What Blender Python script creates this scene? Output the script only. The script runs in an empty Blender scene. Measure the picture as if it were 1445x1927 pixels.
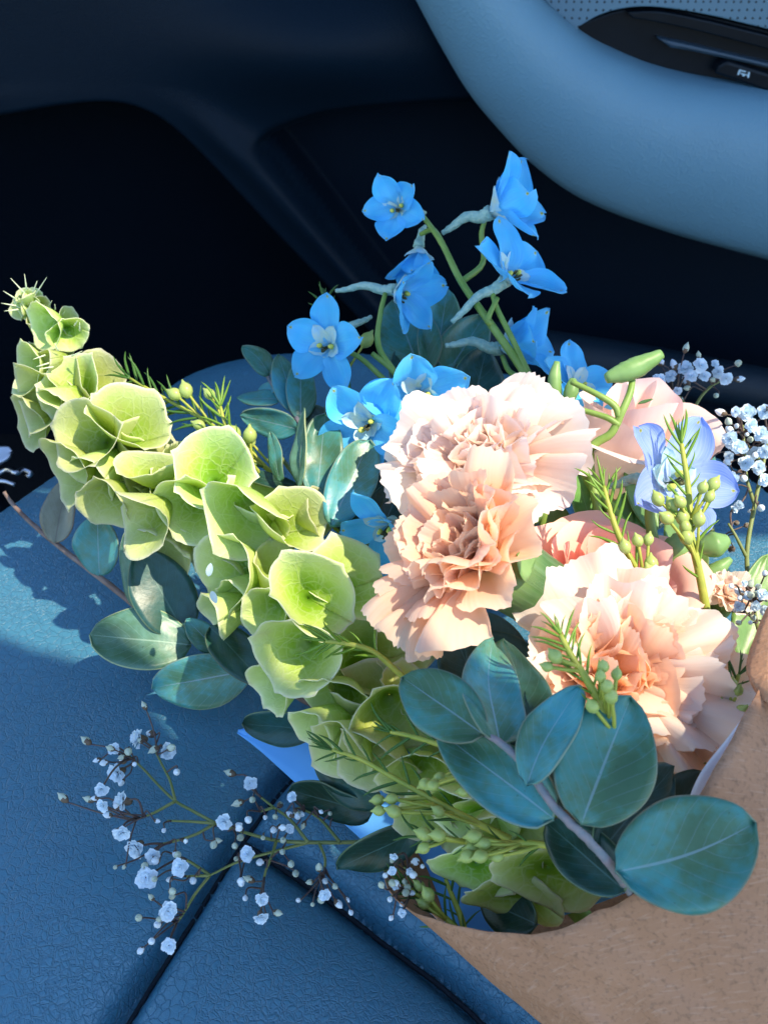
import bpy, math, random
import numpy as np
from mathutils import Vector, Matrix, noise
random.seed(7)
sc = bpy.context.scene
COL = sc.collection
rad = math.radians

# ------------------------------------------------------------------ camera
T = math.tan(rad(22.0)); PITCH = rad(42.0); CAM = Vector((0, 0, 0.32))
RX = Vector((1, 0, 0)); FW = Vector((0, math.cos(PITCH), -math.sin(PITCH))); UP = Vector((0, math.sin(PITCH), math.cos(PITCH)))
cd = bpy.data.cameras.new('camera'); cam = bpy.data.objects.new('camera', cd); COL.objects.link(cam)
cam.location = CAM; cam.rotation_euler = (math.pi/2 - PITCH, 0, 0)
cd.sensor_fit = 'HORIZONTAL'; cd.sensor_width = 36; cd.lens = 18/T; cd.clip_start = 0.01; cd.clip_end = 100
cd.dof.use_dof = True; cd.dof.focus_distance = 0.31; cd.dof.aperture_fstop = 36
sc.camera = cam

# ------------------------------------------------------------------ light
SUN = Vector((0.40, -0.15, 0.75)).normalized()
w = bpy.data.worlds.new('World'); sc.world = w; w.use_nodes = True
wn = w.node_tree.nodes; bg = wn['Background']
sky = wn.new('ShaderNodeTexSky'); sky.sky_type = 'NISHITA'; sky.sun_disc = False
sky.sun_elevation = math.asin(SUN.z); sky.sun_rotation = math.atan2(SUN.x, SUN.y)
sky.ozone_density = 3.0; sky.dust_density = 0.3
w.node_tree.links.new(sky.outputs[0], bg.inputs[0]); bg.inputs[1].default_value = 0.15
sd_ = bpy.data.lights.new('sun', 'SUN'); sun = bpy.data.objects.new('sun', sd_); COL.objects.link(sun)
sd_.energy = 2.8; sd_.angle = rad(0.6); sd_.color = (1.0, 0.88, 0.68)
sun.rotation_euler = SUN.to_track_quat('Z', 'Y').to_euler(); sun.location = SUN*2
sc.view_settings.view_transform = 'Standard'; sc.view_settings.look = 'None'
sc.view_settings.exposure = 1.5; sc.view_settings.gamma = 1.0
sc.cycles.max_bounces = 8; sc.cycles.diffuse_bounces = 6; sc.cycles.glossy_bounces = 2; sc.cycles.transmission_bounces = 3

# ------------------------------------------------------------------ pixels (1445 x 1927) to directions
def W(px, py, d):
    return CAM + RX*((px-722.5)/722.5*T*d) + UP*((963.5-py)/722.5*T*d) + FW*d
def ray(px, py): return W(px, py, 1.0) - CAM
def onZ(px, py, Z=0.0):
    r = ray(px, py); return CAM + r*((Z-CAM.z)/r.z)
def onY(px, py, Y):
    r = ray(px, py); return CAM + r*(Y/r.y)
def S(d): return 2*T*d/1445.0          # metres per pixel at camera depth d
def face_dir(ang, tilt):
    a, t = rad(ang), rad(tilt)
    return (-FW*math.cos(t) + (RX*math.cos(a)+UP*math.sin(a))*math.sin(t)).normalized()

# ------------------------------------------------------------------ materials
def nodes_of(name):
    m = bpy.data.materials.new(name); m.use_nodes = True
    nt = m.node_tree; return m, nt, nt.nodes, nt.links, nt.nodes['Principled BSDF']
def ramp(N, L, fac, stops):
    r = N.new('ShaderNodeValToRGB'); e = r.color_ramp.elements
    while len(e) < len(stops): e.new(0.5)
    for q, (p, c) in zip(e, stops): q.position = p; q.color = (*c, 1) if len(c) == 3 else c
    L.new(fac, r.inputs[0]); return r.outputs[0]
def mth(N, L, op, a, b=None, clamp=False):
    n = N.new('ShaderNodeMath'); n.operation = op; n.use_clamp = clamp
    for i, v in enumerate((a, b)):
        if v is None: continue
        if isinstance(v, (int, float)): n.inputs[i].default_value = v
        else: L.new(v, n.inputs[i])
    return n.outputs[0]
def mixc(N, L, f, a, b, mode='MIX'):
    n = N.new('ShaderNodeMix'); n.data_type = 'RGBA'; n.blend_type = mode
    for s, v in ((n.inputs[0], f), (n.inputs[6], a), (n.inputs[7], b)):
        if isinstance(v, (int, float)): s.default_value = v
        elif isinstance(v, tuple): s.default_value = (*v, 1)
        else: L.new(v, s)
    return n.outputs[2]
def tex(N, L, kind, scale, vec=None, detail=3, **kw):
    n = N.new(kind); n.inputs['Scale'].default_value = scale
    if 'Detail' in n.inputs: n.inputs['Detail'].default_value = detail
    for k, v in kw.items(): setattr(n, k, v)
    if vec is not None: L.new(vec, n.inputs['Vector'])
    return n
def coords(N): return N.new('ShaderNodeTexCoord')
def bump(N, L, P, h, dist, strength=1.0):
    b = N.new('ShaderNodeBump'); b.inputs['Distance'].default_value = dist; b.inputs['Strength'].default_value = strength
    L.new(h, b.inputs['Height']); L.new(b.outputs[0], P.inputs['Normal']); return b.outputs[0]
def translucent(m, N, L, P, col, amount, normal=None):
    t = N.new('ShaderNodeBsdfTranslucent'); mx = N.new('ShaderNodeMixShader'); mx.inputs[0].default_value = amount
    if isinstance(col, tuple): t.inputs[0].default_value = (*col, 1)
    else: L.new(col, t.inputs[0])
    L.new(P.outputs[0], mx.inputs[1]); L.new(t.outputs[0], mx.inputs[2])
    L.new(mx.outputs[0], N['Material Output'].inputs[0])
def uvsplit(N, L):
    c = coords(N); s = N.new('ShaderNodeSeparateXYZ'); L.new(c.outputs['UV'], s.inputs[0])
    return c, s.outputs[0], s.outputs[1]

def mat_plain(name, c, rough=0.5, spec=0.5, noise_scale=None, c2=None, bmp=0, trans=0, metal=0):
    m, nt, N, L, P = nodes_of(name)
    P.inputs['Base Color'].default_value = (*c, 1); P.inputs['Roughness'].default_value = rough
    P.inputs['Specular IOR Level'].default_value = spec; P.inputs['Metallic'].default_value = metal
    if noise_scale:
        co = coords(N); n = tex(N, L, 'ShaderNodeTexNoise', noise_scale, co.outputs['Object'], 5)
        col = ramp(N, L, n.outputs[0], [(0.3, c), (0.7, c2 or c)]); L.new(col, P.inputs['Base Color'])
        if bmp: bump(N, L, P, n.outputs[0], bmp)
        if trans: translucent(m, N, L, P, col, trans)
    elif trans: translucent(m, N, L, P, c, trans)
    return m

def mat_leather():
    m, nt, N, L, P = nodes_of('leather'); co = coords(N); v = co.outputs['Object']
    nz = tex(N, L, 'ShaderNodeTexNoise', 260, v, 2)
    mp = N.new('ShaderNodeMixRGB'); mp.blend_type = 'LINEAR_LIGHT'; mp.inputs[0].default_value = 0.0022
    L.new(v, mp.inputs[1]); L.new(nz.outputs['Color'], mp.inputs[2])
    g = tex(N, L, 'ShaderNodeTexVoronoi', 520, mp.outputs[0], feature='DISTANCE_TO_EDGE')
    g2 = tex(N, L, 'ShaderNodeTexVoronoi', 270, mp.outputs[0], feature='DISTANCE_TO_EDGE')
    a = ramp(N, L, g.outputs['Distance'], [(0.0, (0, 0, 0)), (0.08, (0.6, 0.6, 0.6)), (0.34, (1, 1, 1))])
    b = ramp(N, L, g2.outputs['Distance'], [(0.0, (0, 0, 0)), (0.05, (0.75, 0.75, 0.75)), (0.3, (1, 1, 1))])
    big = tex(N, L, 'ShaderNodeTexNoise', 22, v, 3)
    amt = ramp(N, L, big.outputs[0], [(0.36, (0.25, 0.25, 0.25)), (0.62, (1, 1, 1))])
    fine = tex(N, L, 'ShaderNodeTexNoise', 1500, v, 2)
    h = mth(N, L, 'MULTIPLY', mth(N, L, 'ADD', mth(N, L, 'MULTIPLY', a, amt), mth(N, L, 'MULTIPLY', b, 0.8)), 0.6)
    h = mth(N, L, 'ADD', h, mth(N, L, 'MULTIPLY', fine.outputs[0], 0.10))
    bump(N, L, P, h, 0.00042, 1.0)
    col = ramp(N, L, big.outputs[0], [(0.3, (0.046, 0.172, 0.248)), (0.7, (0.062, 0.202, 0.285))])
    crk = mth(N, L, 'MULTIPLY', mth(N, L, 'MAXIMUM', a, mth(N, L, 'SUBTRACT', 1.0, amt)), b)
    col = mixc(N, L, mth(N, L, 'MULTIPLY', mth(N, L, 'SUBTRACT', 1.0, crk), 0.55), col, (0.010, 0.07, 0.13))
    L.new(col, P.inputs['Base Color'])
    P.inputs['Roughness'].default_value = 0.36; P.inputs['Specular IOR Level'].default_value = 0.6
    return m
def mat_trim(name, c, scale, rough, bmp, spec=0.4):
    m, nt, N, L, P = nodes_of(name); co = coords(N); v = co.outputs['Object']
    g = tex(N, L, 'ShaderNodeTexVoronoi', scale, v); n = tex(N, L, 'ShaderNodeTexNoise', 12, v, 3)
    bump(N, L, P, g.outputs['Distance'], bmp, 0.8)
    L.new(ramp(N, L, n.outputs[0], [(0.3, tuple(x*0.92 for x in c)), (0.7, c)]), P.inputs['Base Color'])
    P.inputs['Roughness'].default_value = rough; P.inputs['Specular IOR Level'].default_value = spec
    return m
def mat_grille():
    m, nt, N, L, P = nodes_of('perforated_plastic'); co = coords(N)
    mp = N.new('ShaderNodeMapping'); mp.inputs['Scale'].default_value = (1, 0.0, 1); L.new(co.outputs['Object'], mp.inputs[0])
    g = tex(N, L, 'ShaderNodeTexVoronoi', 195, mp.outputs[0]); g.inputs['Randomness'].default_value = 0.12
    f = ramp(N, L, g.outputs['Distance'], [(0.40, (0, 0, 0)), (0.50, (1, 1, 1))])
    L.new(mixc(N, L, f, (0.008, 0.02, 0.03), (0.09, 0.18, 0.25)), P.inputs['Base Color'])
    bump(N, L, P, f, 0.001); P.inputs['Roughness'].default_value = 0.55
    return m
def mat_bell():
    m, nt, N, L, P = nodes_of('bell_calyx'); co, u, v = uvsplit(N, L)
    base = ramp(N, L, v, [(0.0, (0.12, 0.27, 0.015)), (0.25, (0.30, 0.49, 0.025)), (0.55, (0.55, 0.69, 0.14)), (0.85, (0.72, 0.80, 0.34)), (0.955, (0.80, 0.84, 0.45)), (0.985, (0.92, 0.90, 0.66))])
    nz = tex(N, L, 'ShaderNodeTexNoise', 200, co.outputs['Object'], 2)
    ad = N.new('ShaderNodeMixRGB'); ad.blend_type = 'LINEAR_LIGHT'; ad.inputs[0].default_value = 0.0012
    L.new(co.outputs['Object'], ad.inputs[1]); L.new(nz.outputs['Color'], ad.inputs[2])
    vr = tex(N, L, 'ShaderNodeTexVoronoi', 330, ad.outputs[0], feature='DISTANCE_TO_EDGE')
    vn = ramp(N, L, vr.outputs['Distance'], [(0.0, (1, 1, 1)), (0.075, (0, 0, 0))])
    v2 = tex(N, L, 'ShaderNodeTexVoronoi', 150, ad.outputs[0], feature='DISTANCE_TO_EDGE')
    vn2 = ramp(N, L, v2.outputs['Distance'], [(0.0, (1, 1, 1)), (0.045, (0, 0, 0))])
    vein = mth(N, L, 'MAXIMUM', mth(N, L, 'MULTIPLY', vn, 0.55), vn2)
    vein = mth(N, L, 'MULTIPLY', vein, mth(N, L, 'GREATER_THAN', v, 0.15))
    col = mixc(N, L, mth(N, L, 'MULTIPLY', vein, 0.45), base, (0.82, 0.88, 0.50))
    age = tex(N, L, 'ShaderNodeTexNoise', 60, co.outputs['Object'], 3)
    af = ramp(N, L, age.outputs[0], [(0.6, (0, 0, 0)), (0.75, (0.35, 0.35, 0.35))])
    col = mixc(N, L, af, col, (0.62, 0.52, 0.30))
    oi = N.new('ShaderNodeObjectInfo'); hs = N.new('ShaderNodeHueSaturation')
    L.new(mth(N, L, 'ADD', mth(N, L, 'MULTIPLY', oi.outputs['Random'], 0.35), 0.8), hs.inputs['Value'])
    L.new(mth(N, L, 'ADD', mth(N, L, 'MULTIPLY', oi.outputs['Random'], 0.03), 0.485), hs.inputs['Hue'])
    L.new(col, hs.inputs['Color']); col = hs.outputs[0]
    L.new(col, P.inputs['Base Color']); P.inputs['Roughness'].default_value = 0.45; P.inputs['Specular IOR Level'].default_value = 0.35
    bump(N, L, P, vein, 0.0002, 0.6)
    translucent(m, N, L, P, mixc(N, L, 0.5, col, (0.66, 0.80, 0.16)), 0.45)
    return m
def mat_leaf(name, c1, c2, bloom, vein, edge, rough=0.38, trans=0.12, bf=0.85):
    m, nt, N, L, P = nodes_of(name); co, u, v = uvsplit(N, L)
    n = tex(N, L, 'ShaderNodeTexNoise', 48, co.outputs['Object'], 6); n.inputs['Roughness'].default_value = 0.6
    n2 = tex(N, L, 'ShaderNodeTexNoise', 420, co.outputs['Object'], 4)
    col = ramp(N, L, n.outputs[0], [(0.35, c1), (0.52, c2)])
    bfac = ramp(N, L, mth(N, L, 'ADD', mth(N, L, 'MULTIPLY', n.outputs[0], 0.75), mth(N, L, 'MULTIPLY', n2.outputs[0], 0.25)), [(0.43, (0, 0, 0)), (0.62, (bf, bf, bf))])
    col = mixc(N, L, bfac, col, bloom)
    av = mth(N, L, 'ABSOLUTE', mth(N, L, 'SUBTRACT', v, 0.5))        # 0 midrib .. 0.5 edge
    wdt = mth(N, L, 'ADD', mth(N, L, 'MULTIPLY', mth(N, L, 'SUBTRACT', 1.0, u), 0.012), 0.006)
    mid = mth(N, L, 'LESS_THAN', av, wdt)
    # side veins: slanted lines
    ph = mth(N, L, 'SUBTRACT', u, mth(N, L, 'MULTIPLY', av, 0.8))
    fr = mth(N, L, 'FRACT', mth(N, L, 'ADD', mth(N, L, 'MULTIPLY', ph, 8.0), mth(N, L, 'MULTIPLY', n.outputs[0], 0.8)))
    sv = mth(N, L, 'MULTIPLY', mth(N, L, 'LESS_THAN', fr, 0.07), 0.22)
    vf = mth(N, L, 'MAXIMUM', mth(N, L, 'MULTIPLY', mid, 0.6), sv)
    col = mixc(N, L, vf, col, vein)
    ef = mth(N, L, 'MULTIPLY', mth(N, L, 'GREATER_THAN', av, 0.486), 0.7)
    col = mixc(N, L, ef, col, edge)
    sp = tex(N, L, 'ShaderNodeTexNoise', 900, co.outputs['Object'], 2)
    col = mixc(N, L, ramp(N, L, sp.outputs[0], [(0.70, (0, 0, 0)), (0.76, (0.5, 0.5, 0.5))]), col, tuple(x*0.35 for x in c1))
    oi = N.new('ShaderNodeObjectInfo'); hs = N.new('ShaderNodeHueSaturation')
    L.new(mth(N, L, 'ADD', mth(N, L, 'MULTIPLY', oi.outputs['Random'], 0.5), 0.75), hs.inputs['Value'])
    L.new(mth(N, L, 'ADD', mth(N, L, 'MULTIPLY', oi.outputs['Random'], 0.05), 0.475), hs.inputs['Hue'])
    L.new(col, hs.inputs['Color']); col = hs.outputs[0]
    L.new(col, P.inputs['Base Color']); P.inputs['Roughness'].default_value = rough; P.inputs['Specular IOR Level'].default_value = 0.5
    bump(N, L, P, mth(N, L, 'ADD', mth(N, L, 'MULTIPLY', vf, -1.0), mth(N, L, 'MULTIPLY', n2.outputs[0], 0.5)), 0.0003, 0.7)
    translucent(m, N, L, P, mixc(N, L, 0.6, col, (0.35, 0.6, 0.05)), trans)
    return m
def mat_petal(name, stops, streak, trans=0.35, spot=None, rough=0.6, streaks=26, tcol=None):
    m, nt, N, L, P = nodes_of(name); co, u, v = uvsplit(N, L)
    col = ramp(N, L, u, stops)
    mp = N.new('ShaderNodeMapping'); mp.inputs['Scale'].default_value = (1.2, streaks, 1); L.new(co.outputs['UV'], mp.inputs[0])
    oi = N.new('ShaderNodeObjectInfo')
    n = tex(N, L, 'ShaderNodeTexNoise', 1.0, mp.outputs[0], 3); 
    col = mixc(N, L, ramp(N, L, n.outputs[0], [(0.42, (0, 0, 0)), (0.75, (0.6, 0.6, 0.6))]), col, streak)
    if spot:
        du = mth(N, L, 'SUBTRACT', u, 0.95); dv = mth(N, L, 'MULTIPLY', mth(N, L, 'SUBTRACT', v, 0.5), 0.45)
        r = mth(N, L, 'SQRT', mth(N, L, 'ADD', mth(N, L, 'MULTIPLY', du, du), mth(N, L, 'MULTIPLY', dv, dv)))
        col = mixc(N, L, ramp(N, L, r, [(0.025, (1, 1, 1)), (0.06, (0, 0, 0))]), col, spot)
        col = mixc(N, L, ramp(N, L, r, [(0.008, (0.75, 0.75, 0.75)), (0.022, (0, 0, 0))]), col, (0.12, 0.12, 0.03))
    hs = N.new('ShaderNodeHueSaturation')
    L.new(mth(N, L, 'ADD', mth(N, L, 'MULTIPLY', oi.outputs['Random'], 0.16), 0.92), hs.inputs['Value'])
    L.new(col, hs.inputs['Color']); col = hs.outputs[0]
    L.new(col, P.inputs['Base Color']); P.inputs['Roughness'].default_value = rough; P.inputs['Specular IOR Level'].default_value = 0.25
    P.inputs['Sheen Weight'].default_value = 0.08
    bump(N, L, P, n.outputs[0], 0.0003, 0.8)
    translucent(m, N, L, P, mixc(N, L, 0.75, col, tcol) if tcol else col, trans)
    return m
def mat_kraft():
    m, nt, N, L, P = nodes_of('kraft'); co = coords(N); v = co.outputs['Object']
    n = tex(N, L, 'ShaderNodeTexNoise', 30, v, 5); f = tex(N, L, 'ShaderNodeTexNoise', 800, v, 4)
    mp = N.new('ShaderNodeMapping'); mp.inputs['Rotation'].default_value = (0, 0, 0.6); mp.inputs['Scale'].default_value = (1, 9, 1); L.new(v, mp.inputs[0])
    fb = tex(N, L, 'ShaderNodeTexNoise', 230, mp.outputs[0], 3)
    col = ramp(N, L, n.outputs[0], [(0.3, (0.37, 0.195, 0.108)), (0.7, (0.43, 0.232, 0.132))])
    col = mixc(N, L, ramp(N, L, f.outputs[0], [(0.52, (0, 0, 0)), (0.72, (0.7, 0.7, 0.7))]), col, (0.22, 0.125, 0.075))
    col = mixc(N, L, ramp(N, L, fb.outputs[0], [(0.54, (0, 0, 0)), (0.75, (0.3, 0.3, 0.3))]), col, (0.60, 0.40, 0.28))
    L.new(col, P.inputs['Base Color']); P.inputs['Roughness'].default_value = 0.9; P.inputs['Specular IOR Level'].default_value = 0.12
    bump(N, L, P, f.outputs[0], 0.00025); return m

M = {}
M['leather'] = mat_leather()
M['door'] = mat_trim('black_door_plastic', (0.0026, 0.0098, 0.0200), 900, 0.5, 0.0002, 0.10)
M['trim'] = mat_trim('blue_grey_trim', (0.125, 0.265, 0.365), 520, 0.5, 0.0003)
M['grille'] = mat_grille()
M['gloss'] = mat_plain('dark_gloss_plastic', (0.003, 0.006, 0.010), 0.35, 0.16, 60, (0.005, 0.009, 0.014))
M['pocket'] = mat_trim('shaded_pocket', (0.0014, 0.0038, 0.0078), 900, 0.8, 0.0003, 0.03)  # near-black: the deep shade inside the pocket is put into its colour
M['recess'] = mat_trim('shaded_recess_plastic', (0.0018, 0.0062, 0.0135), 900, 0.6, 0.0002, 0.06)  # door plastic in a darker tone, painting the shade of the recess
M['sill'] = mat_trim('dark_blue_plastic', (0.006, 0.016, 0.028), 900, 0.5, 0.0002, 0.2)
M['highlight'] = mat_plain('painted_highlight', (0.02, 0.045, 0.07), 0.35, 0.4, 60, (0.025, 0.05, 0.08))
M['carpet'] = mat_plain('black_carpet', (0.004, 0.005, 0.006), 0.95, 0.1, 500, (0.009, 0.010, 0.012), 0.001)
M['paint'] = mat_plain('white_print', (0.45, 0.62, 0.72), 0.5)
M['metal'] = mat_plain('brushed_metal', (0.6, 0.62, 0.65), 0.3, 0.5, 80, (0.5, 0.52, 0.55), metal=1)
M['thread'] = mat_plain('seam_thread', (0.01, 0.016, 0.024), 0.8, 0.2, 900, (0.02, 0.03, 0.04))
M['bell'] = mat_bell()
M['floret'] = mat_plain('white_floret', (0.50, 0.64, 0.68), 0.6, 0.3, 200, (0.58, 0.70, 0.74), trans=0.3)
M['spine'] = mat_plain('pale_spine', (0.62, 0.7, 0.45), 0.5, 0.3, 200, (0.7, 0.75, 0.5))
M['green_stem'] = mat_plain('green_stem', (0.16, 0.27, 0.045), 0.45, 0.4, 120, (0.24, 0.36, 0.08))
M['olive_stem'] = mat_plain('olive_stem', (0.14, 0.18, 0.045), 0.5, 0.4, 140, (0.20, 0.23, 0.075))
M['brown_twig'] = mat_plain('brown_twig', (0.13, 0.075, 0.055), 0.6, 0.3, 150, (0.24, 0.18, 0.15))
M['grey_twig'] = mat_plain('grey_twig', (0.14, 0.19, 0.20), 0.7, 0.2, 300, (0.27, 0.22, 0.22), 0.0006)
M['purple_twig'] = mat_plain('purple_twig', (0.085, 0.05, 0.055), 0.6, 0.3, 400, (0.13, 0.10, 0.075))
M['euc'] = mat_leaf('glaucous_leaf', (0.055, 0.150, 0.078), (0.074, 0.205, 0.122), (0.045, 0.30, 0.33), (0.26, 0.40, 0.44), (0.22, 0.26, 0.17))
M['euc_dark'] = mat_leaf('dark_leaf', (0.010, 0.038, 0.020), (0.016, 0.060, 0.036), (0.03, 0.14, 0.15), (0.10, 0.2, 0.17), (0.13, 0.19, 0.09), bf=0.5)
M['euc_green'] = mat_leaf('green_leaf', (0.045, 0.11, 0.05), (0.075, 0.17, 0.085), (0.12, 0.27, 0.22), (0.28, 0.42, 0.28), (0.5, 0.52, 0.26), trans=0.2, bf=0.5)
M['euc_brown'] = mat_leaf('faded_leaf', (0.13, 0.14, 0.09), (0.19, 0.21, 0.14), (0.22, 0.25, 0.20), (0.12, 0.10, 0.08), (0.28, 0.20, 0.13), bf=0.5)
M['delph_leaf'] = mat_leaf('soft_green_leaf', (0.10, 0.22, 0.05), (0.16, 0.31, 0.07), (0.2, 0.36, 0.12), (0.3, 0.44, 0.2), (0.3, 0.42, 0.18), trans=0.25, bf=0.5)
M['blue'] = mat_petal('blue_sepal', [(0.0, (0.35, 0.62, 0.75)), (0.22, (0.18, 0.66, 0.95)), (0.7, (0.09, 0.59, 0.97)), (1.0, (0.17, 0.63, 0.97))], (0.10, 0.46, 0.94), 0.35, spot=(0.55, 0.58, 0.12), rough=0.5)
M['pale_blue'] = mat_petal('pale_blue_sepal', [(0.0, (0.62, 0.70, 0.85)), (0.3, (0.36, 0.48, 0.88)), (1.0, (0.22, 0.36, 0.88))], (0.50, 0.60, 0.9), 0.35, spot=(0.45, 0.48, 0.12))
M['spur'] = mat_plain('pale_spur', (0.22, 0.42, 0.38), 0.6, 0.3, 500, (0.42, 0.58, 0.46), 0.0012)
M['bee'] = mat_plain('pale_centre_petal', (0.42, 0.74, 0.90), 0.6, 0.3, 260, (0.74, 0.84, 0.66), trans=0.3)
M['stamen'] = mat_plain('dark_stamen', (0.03, 0.035, 0.02), 0.7, 0.2, 700, (0.12, 0.12, 0.05))
M['pollen'] = mat_plain('yellow_pollen', (0.62, 0.62, 0.12), 0.7, 0.2)
M['carn'] = mat_petal('peach_petal', [(0.0, (0.99, 0.50, 0.26)), (0.45, (0.99, 0.62, 0.40)), (0.8, (0.98, 0.70, 0.50)), (1.0, (0.98, 0.83, 0.68))], (0.98, 0.67, 0.47), 0.55, tcol=(1.0, 0.58, 0.33), streaks=34)
M['carn_pale'] = mat_petal('pale_peach_petal', [(0.0, (0.97, 0.55, 0.36)), (0.4, (0.96, 0.72, 0.58)), (0.75, (0.96, 0.82, 0.72)), (1.0, (0.96, 0.90, 0.85))], (0.96, 0.78, 0.67), 0.5, tcol=(1.0, 0.70, 0.52), streaks=34)
M['carn_cream'] = mat_petal('cream_petal', [(0.0, (0.97, 0.52, 0.33)), (0.35, (0.96, 0.69, 0.51)), (0.65, (0.96, 0.79, 0.66)), (1.0, (0.95, 0.88, 0.80))], (0.96, 0.77, 0.63), 0.48, tcol=(1.0, 0.68, 0.46), streaks=34)
M['rose'] = mat_petal('pink_rose_petal', [(0.0, (0.86, 0.50, 0.30)), (0.5, (0.97, 0.52, 0.40)), (1.0, (0.97, 0.60, 0.50))], (0.97, 0.58, 0.47), 0.25, streaks=8)
M['rose_pale'] = mat_petal('blush_rose_petal', [(0.0, (0.90, 0.64, 0.36)), (0.4, (0.96, 0.76, 0.64)), (1.0, (0.96, 0.72, 0.63))], (0.96, 0.76, 0.68), 0.25, streaks=8)
M['needle'] = mat_plain('needle_green', (0.10, 0.22, 0.02), 0.4, 0.4, 150, (0.20, 0.34, 0.03), trans=0.1)
M['needle_dark'] = mat_plain('needle_dark_green', (0.03, 0.10, 0.015), 0.4, 0.4, 150, (0.07, 0.17, 0.02), trans=0.1)
M['bud'] = mat_plain('waxy_bud', (0.33, 0.44, 0.09), 0.35, 0.5, 300, (0.48, 0.56, 0.17), trans=0.15)
M['wax_stem'] = mat_plain('yellow_green_stem', (0.26, 0.32, 0.04), 0.5, 0.4, 200, (0.40, 0.40, 0.06))
M['white'] = mat_plain('white_petal', (0.74, 0.87, 0.94), 0.6, 0.3, 600, (0.84, 0.92, 0.96), trans=0.25)
M['gyp_cal'] = mat_plain('bud_calyx', (0.09, 0.10, 0.035), 0.6, 0.3, 700, (0.16, 0.08, 0.085))
M['gyp_bud'] = mat_plain('green_white_bud', (0.42, 0.52, 0.35), 0.5, 0.3, 700, (0.62, 0.68, 0.6), trans=0.15)
M['calyx'] = mat_plain('carnation_calyx', (0.12, 0.24, 0.06), 0.45, 0.4, 90, (0.20, 0.34, 0.11))
M['kraft'] = mat_kraft()
M['calyx_striped'] = mat_petal('striped_calyx', [(0.0, (0.20, 0.30, 0.08)), (0.25, (0.065, 0.16, 0.045)), (1.0, (0.05, 0.13, 0.035))], (0.17, 0.28, 0.14), 0.1, streaks=46, rough=0.4)
M['tissue_blue'] = mat_plain('blue_tissue', (0.10, 0.36, 0.80), 0.6, 0.3, 40, (0.12, 0.40, 0.84), trans=0.1)
M['tissue_white'] = mat_plain('white_tissue', (0.80, 0.80, 0.82), 0.6, 0.3, 40, (0.86, 0.86, 0.87), trans=0.2)

# ------------------------------------------------------------------ building helpers
def thing(name, label, cat, loc, group=None):
    o = bpy.data.objects.new(name, None); COL.objects.link(o); o.location = loc; o.empty_display_size = 0.02
    o['label'] = label; o['category'] = cat
    group = group or {'waxflower_sprig': 'waxflower sprigs in the bouquet', 'babys_breath_sprig': "baby's breath sprigs in the bouquet", 'carnation': 'carnations in the bouquet', 'rose': 'roses in the bouquet', 'delphinium_stem': 'delphinium stems in the bouquet', 'eucalyptus_branch': 'leafy branches in the bouquet'}.get(name)
    if group: o['group'] = group
    return o
def make_mesh(name, V, F, UV=None, mat=None, smooth=True, mats=None, midx=None):
    me = bpy.data.meshes.new(name); me.from_pydata([tuple(v) for v in V], [], F)
    if smooth: me.polygons.foreach_set('use_smooth', [True]*len(me.polygons))
    if UV is not None:
        ul = me.uv_layers.new(name='UVMap'); li = np.zeros(len(me.loops), dtype=np.int32); me.loops.foreach_get('vertex_index', li)
        ul.data.foreach_set('uv', np.asarray(UV, dtype=np.float32)[li].ravel())
    for mm in (mats or [mat]): me.materials.append(mm)
    if midx is not None: me.polygons.foreach_set('material_index', midx)
    me.update(); return me
def part(root, name, V, F, UV=None, mat=None, parent=None, solid=0, **kw):
    """world-space vertices -> one mesh object under its thing (or under a part of it)"""
    o0 = Vector(root.location) if root is not None else Vector((0, 0, 0))
    me = make_mesh(name, [Vector(v)-o0 for v in V], F, UV, mat, **kw)
    o = bpy.data.objects.new(name, me); COL.objects.link(o)
    if root is not None: o.parent = parent or root
    if solid:
        s = o.modifiers.new('thickness', 'SOLIDIFY'); s.thickness = solid; s.offset = 0
    return o
def inst(root, name, me, mtx, parent=None):
    o = bpy.data.objects.new(name, me); COL.objects.link(o); o.parent = parent or root
    o.matrix_local = Matrix.Translation(-Vector(root.location)) @ mtx; return o
def grid(nu, nv, f, wrap=False):
    V, UV, F = [], [], []
    for i in range(nu+1):
        for j in range(nv+1):
            u, v = i/nu, j/nv; V.append(f(u, v)); UV.append((u, v))
    for i in range(nu):
        for j in range(nv):
            a = i*(nv+1)+j; F.append((a, a+nv+1, a+nv+2, a+1))
    return V, F, UV
def smooth_pts(pts, n=6):
    P_ = [Vector(p) for p in pts]
    if len(P_) < 3: return [P_[0].lerp(P_[-1], i/n) for i in range(n+1)]
    out = []
    for i in range(len(P_)-1):
        p0 = P_[i-1] if i else P_[i]*2-P_[i+1]; p1, p2 = P_[i], P_[i+1]
        p3 = P_[i+2] if i+2 < len(P_) else p2*2-p1
        for k in range(n):
            t = k/n
            out.append(0.5*((2*p1)+(p2-p0)*t+(2*p0-5*p1+4*p2-p3)*t*t+(3*p1-p0-3*p2+p3)*t**3))
    out.append(P_[-1]); return out
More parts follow.
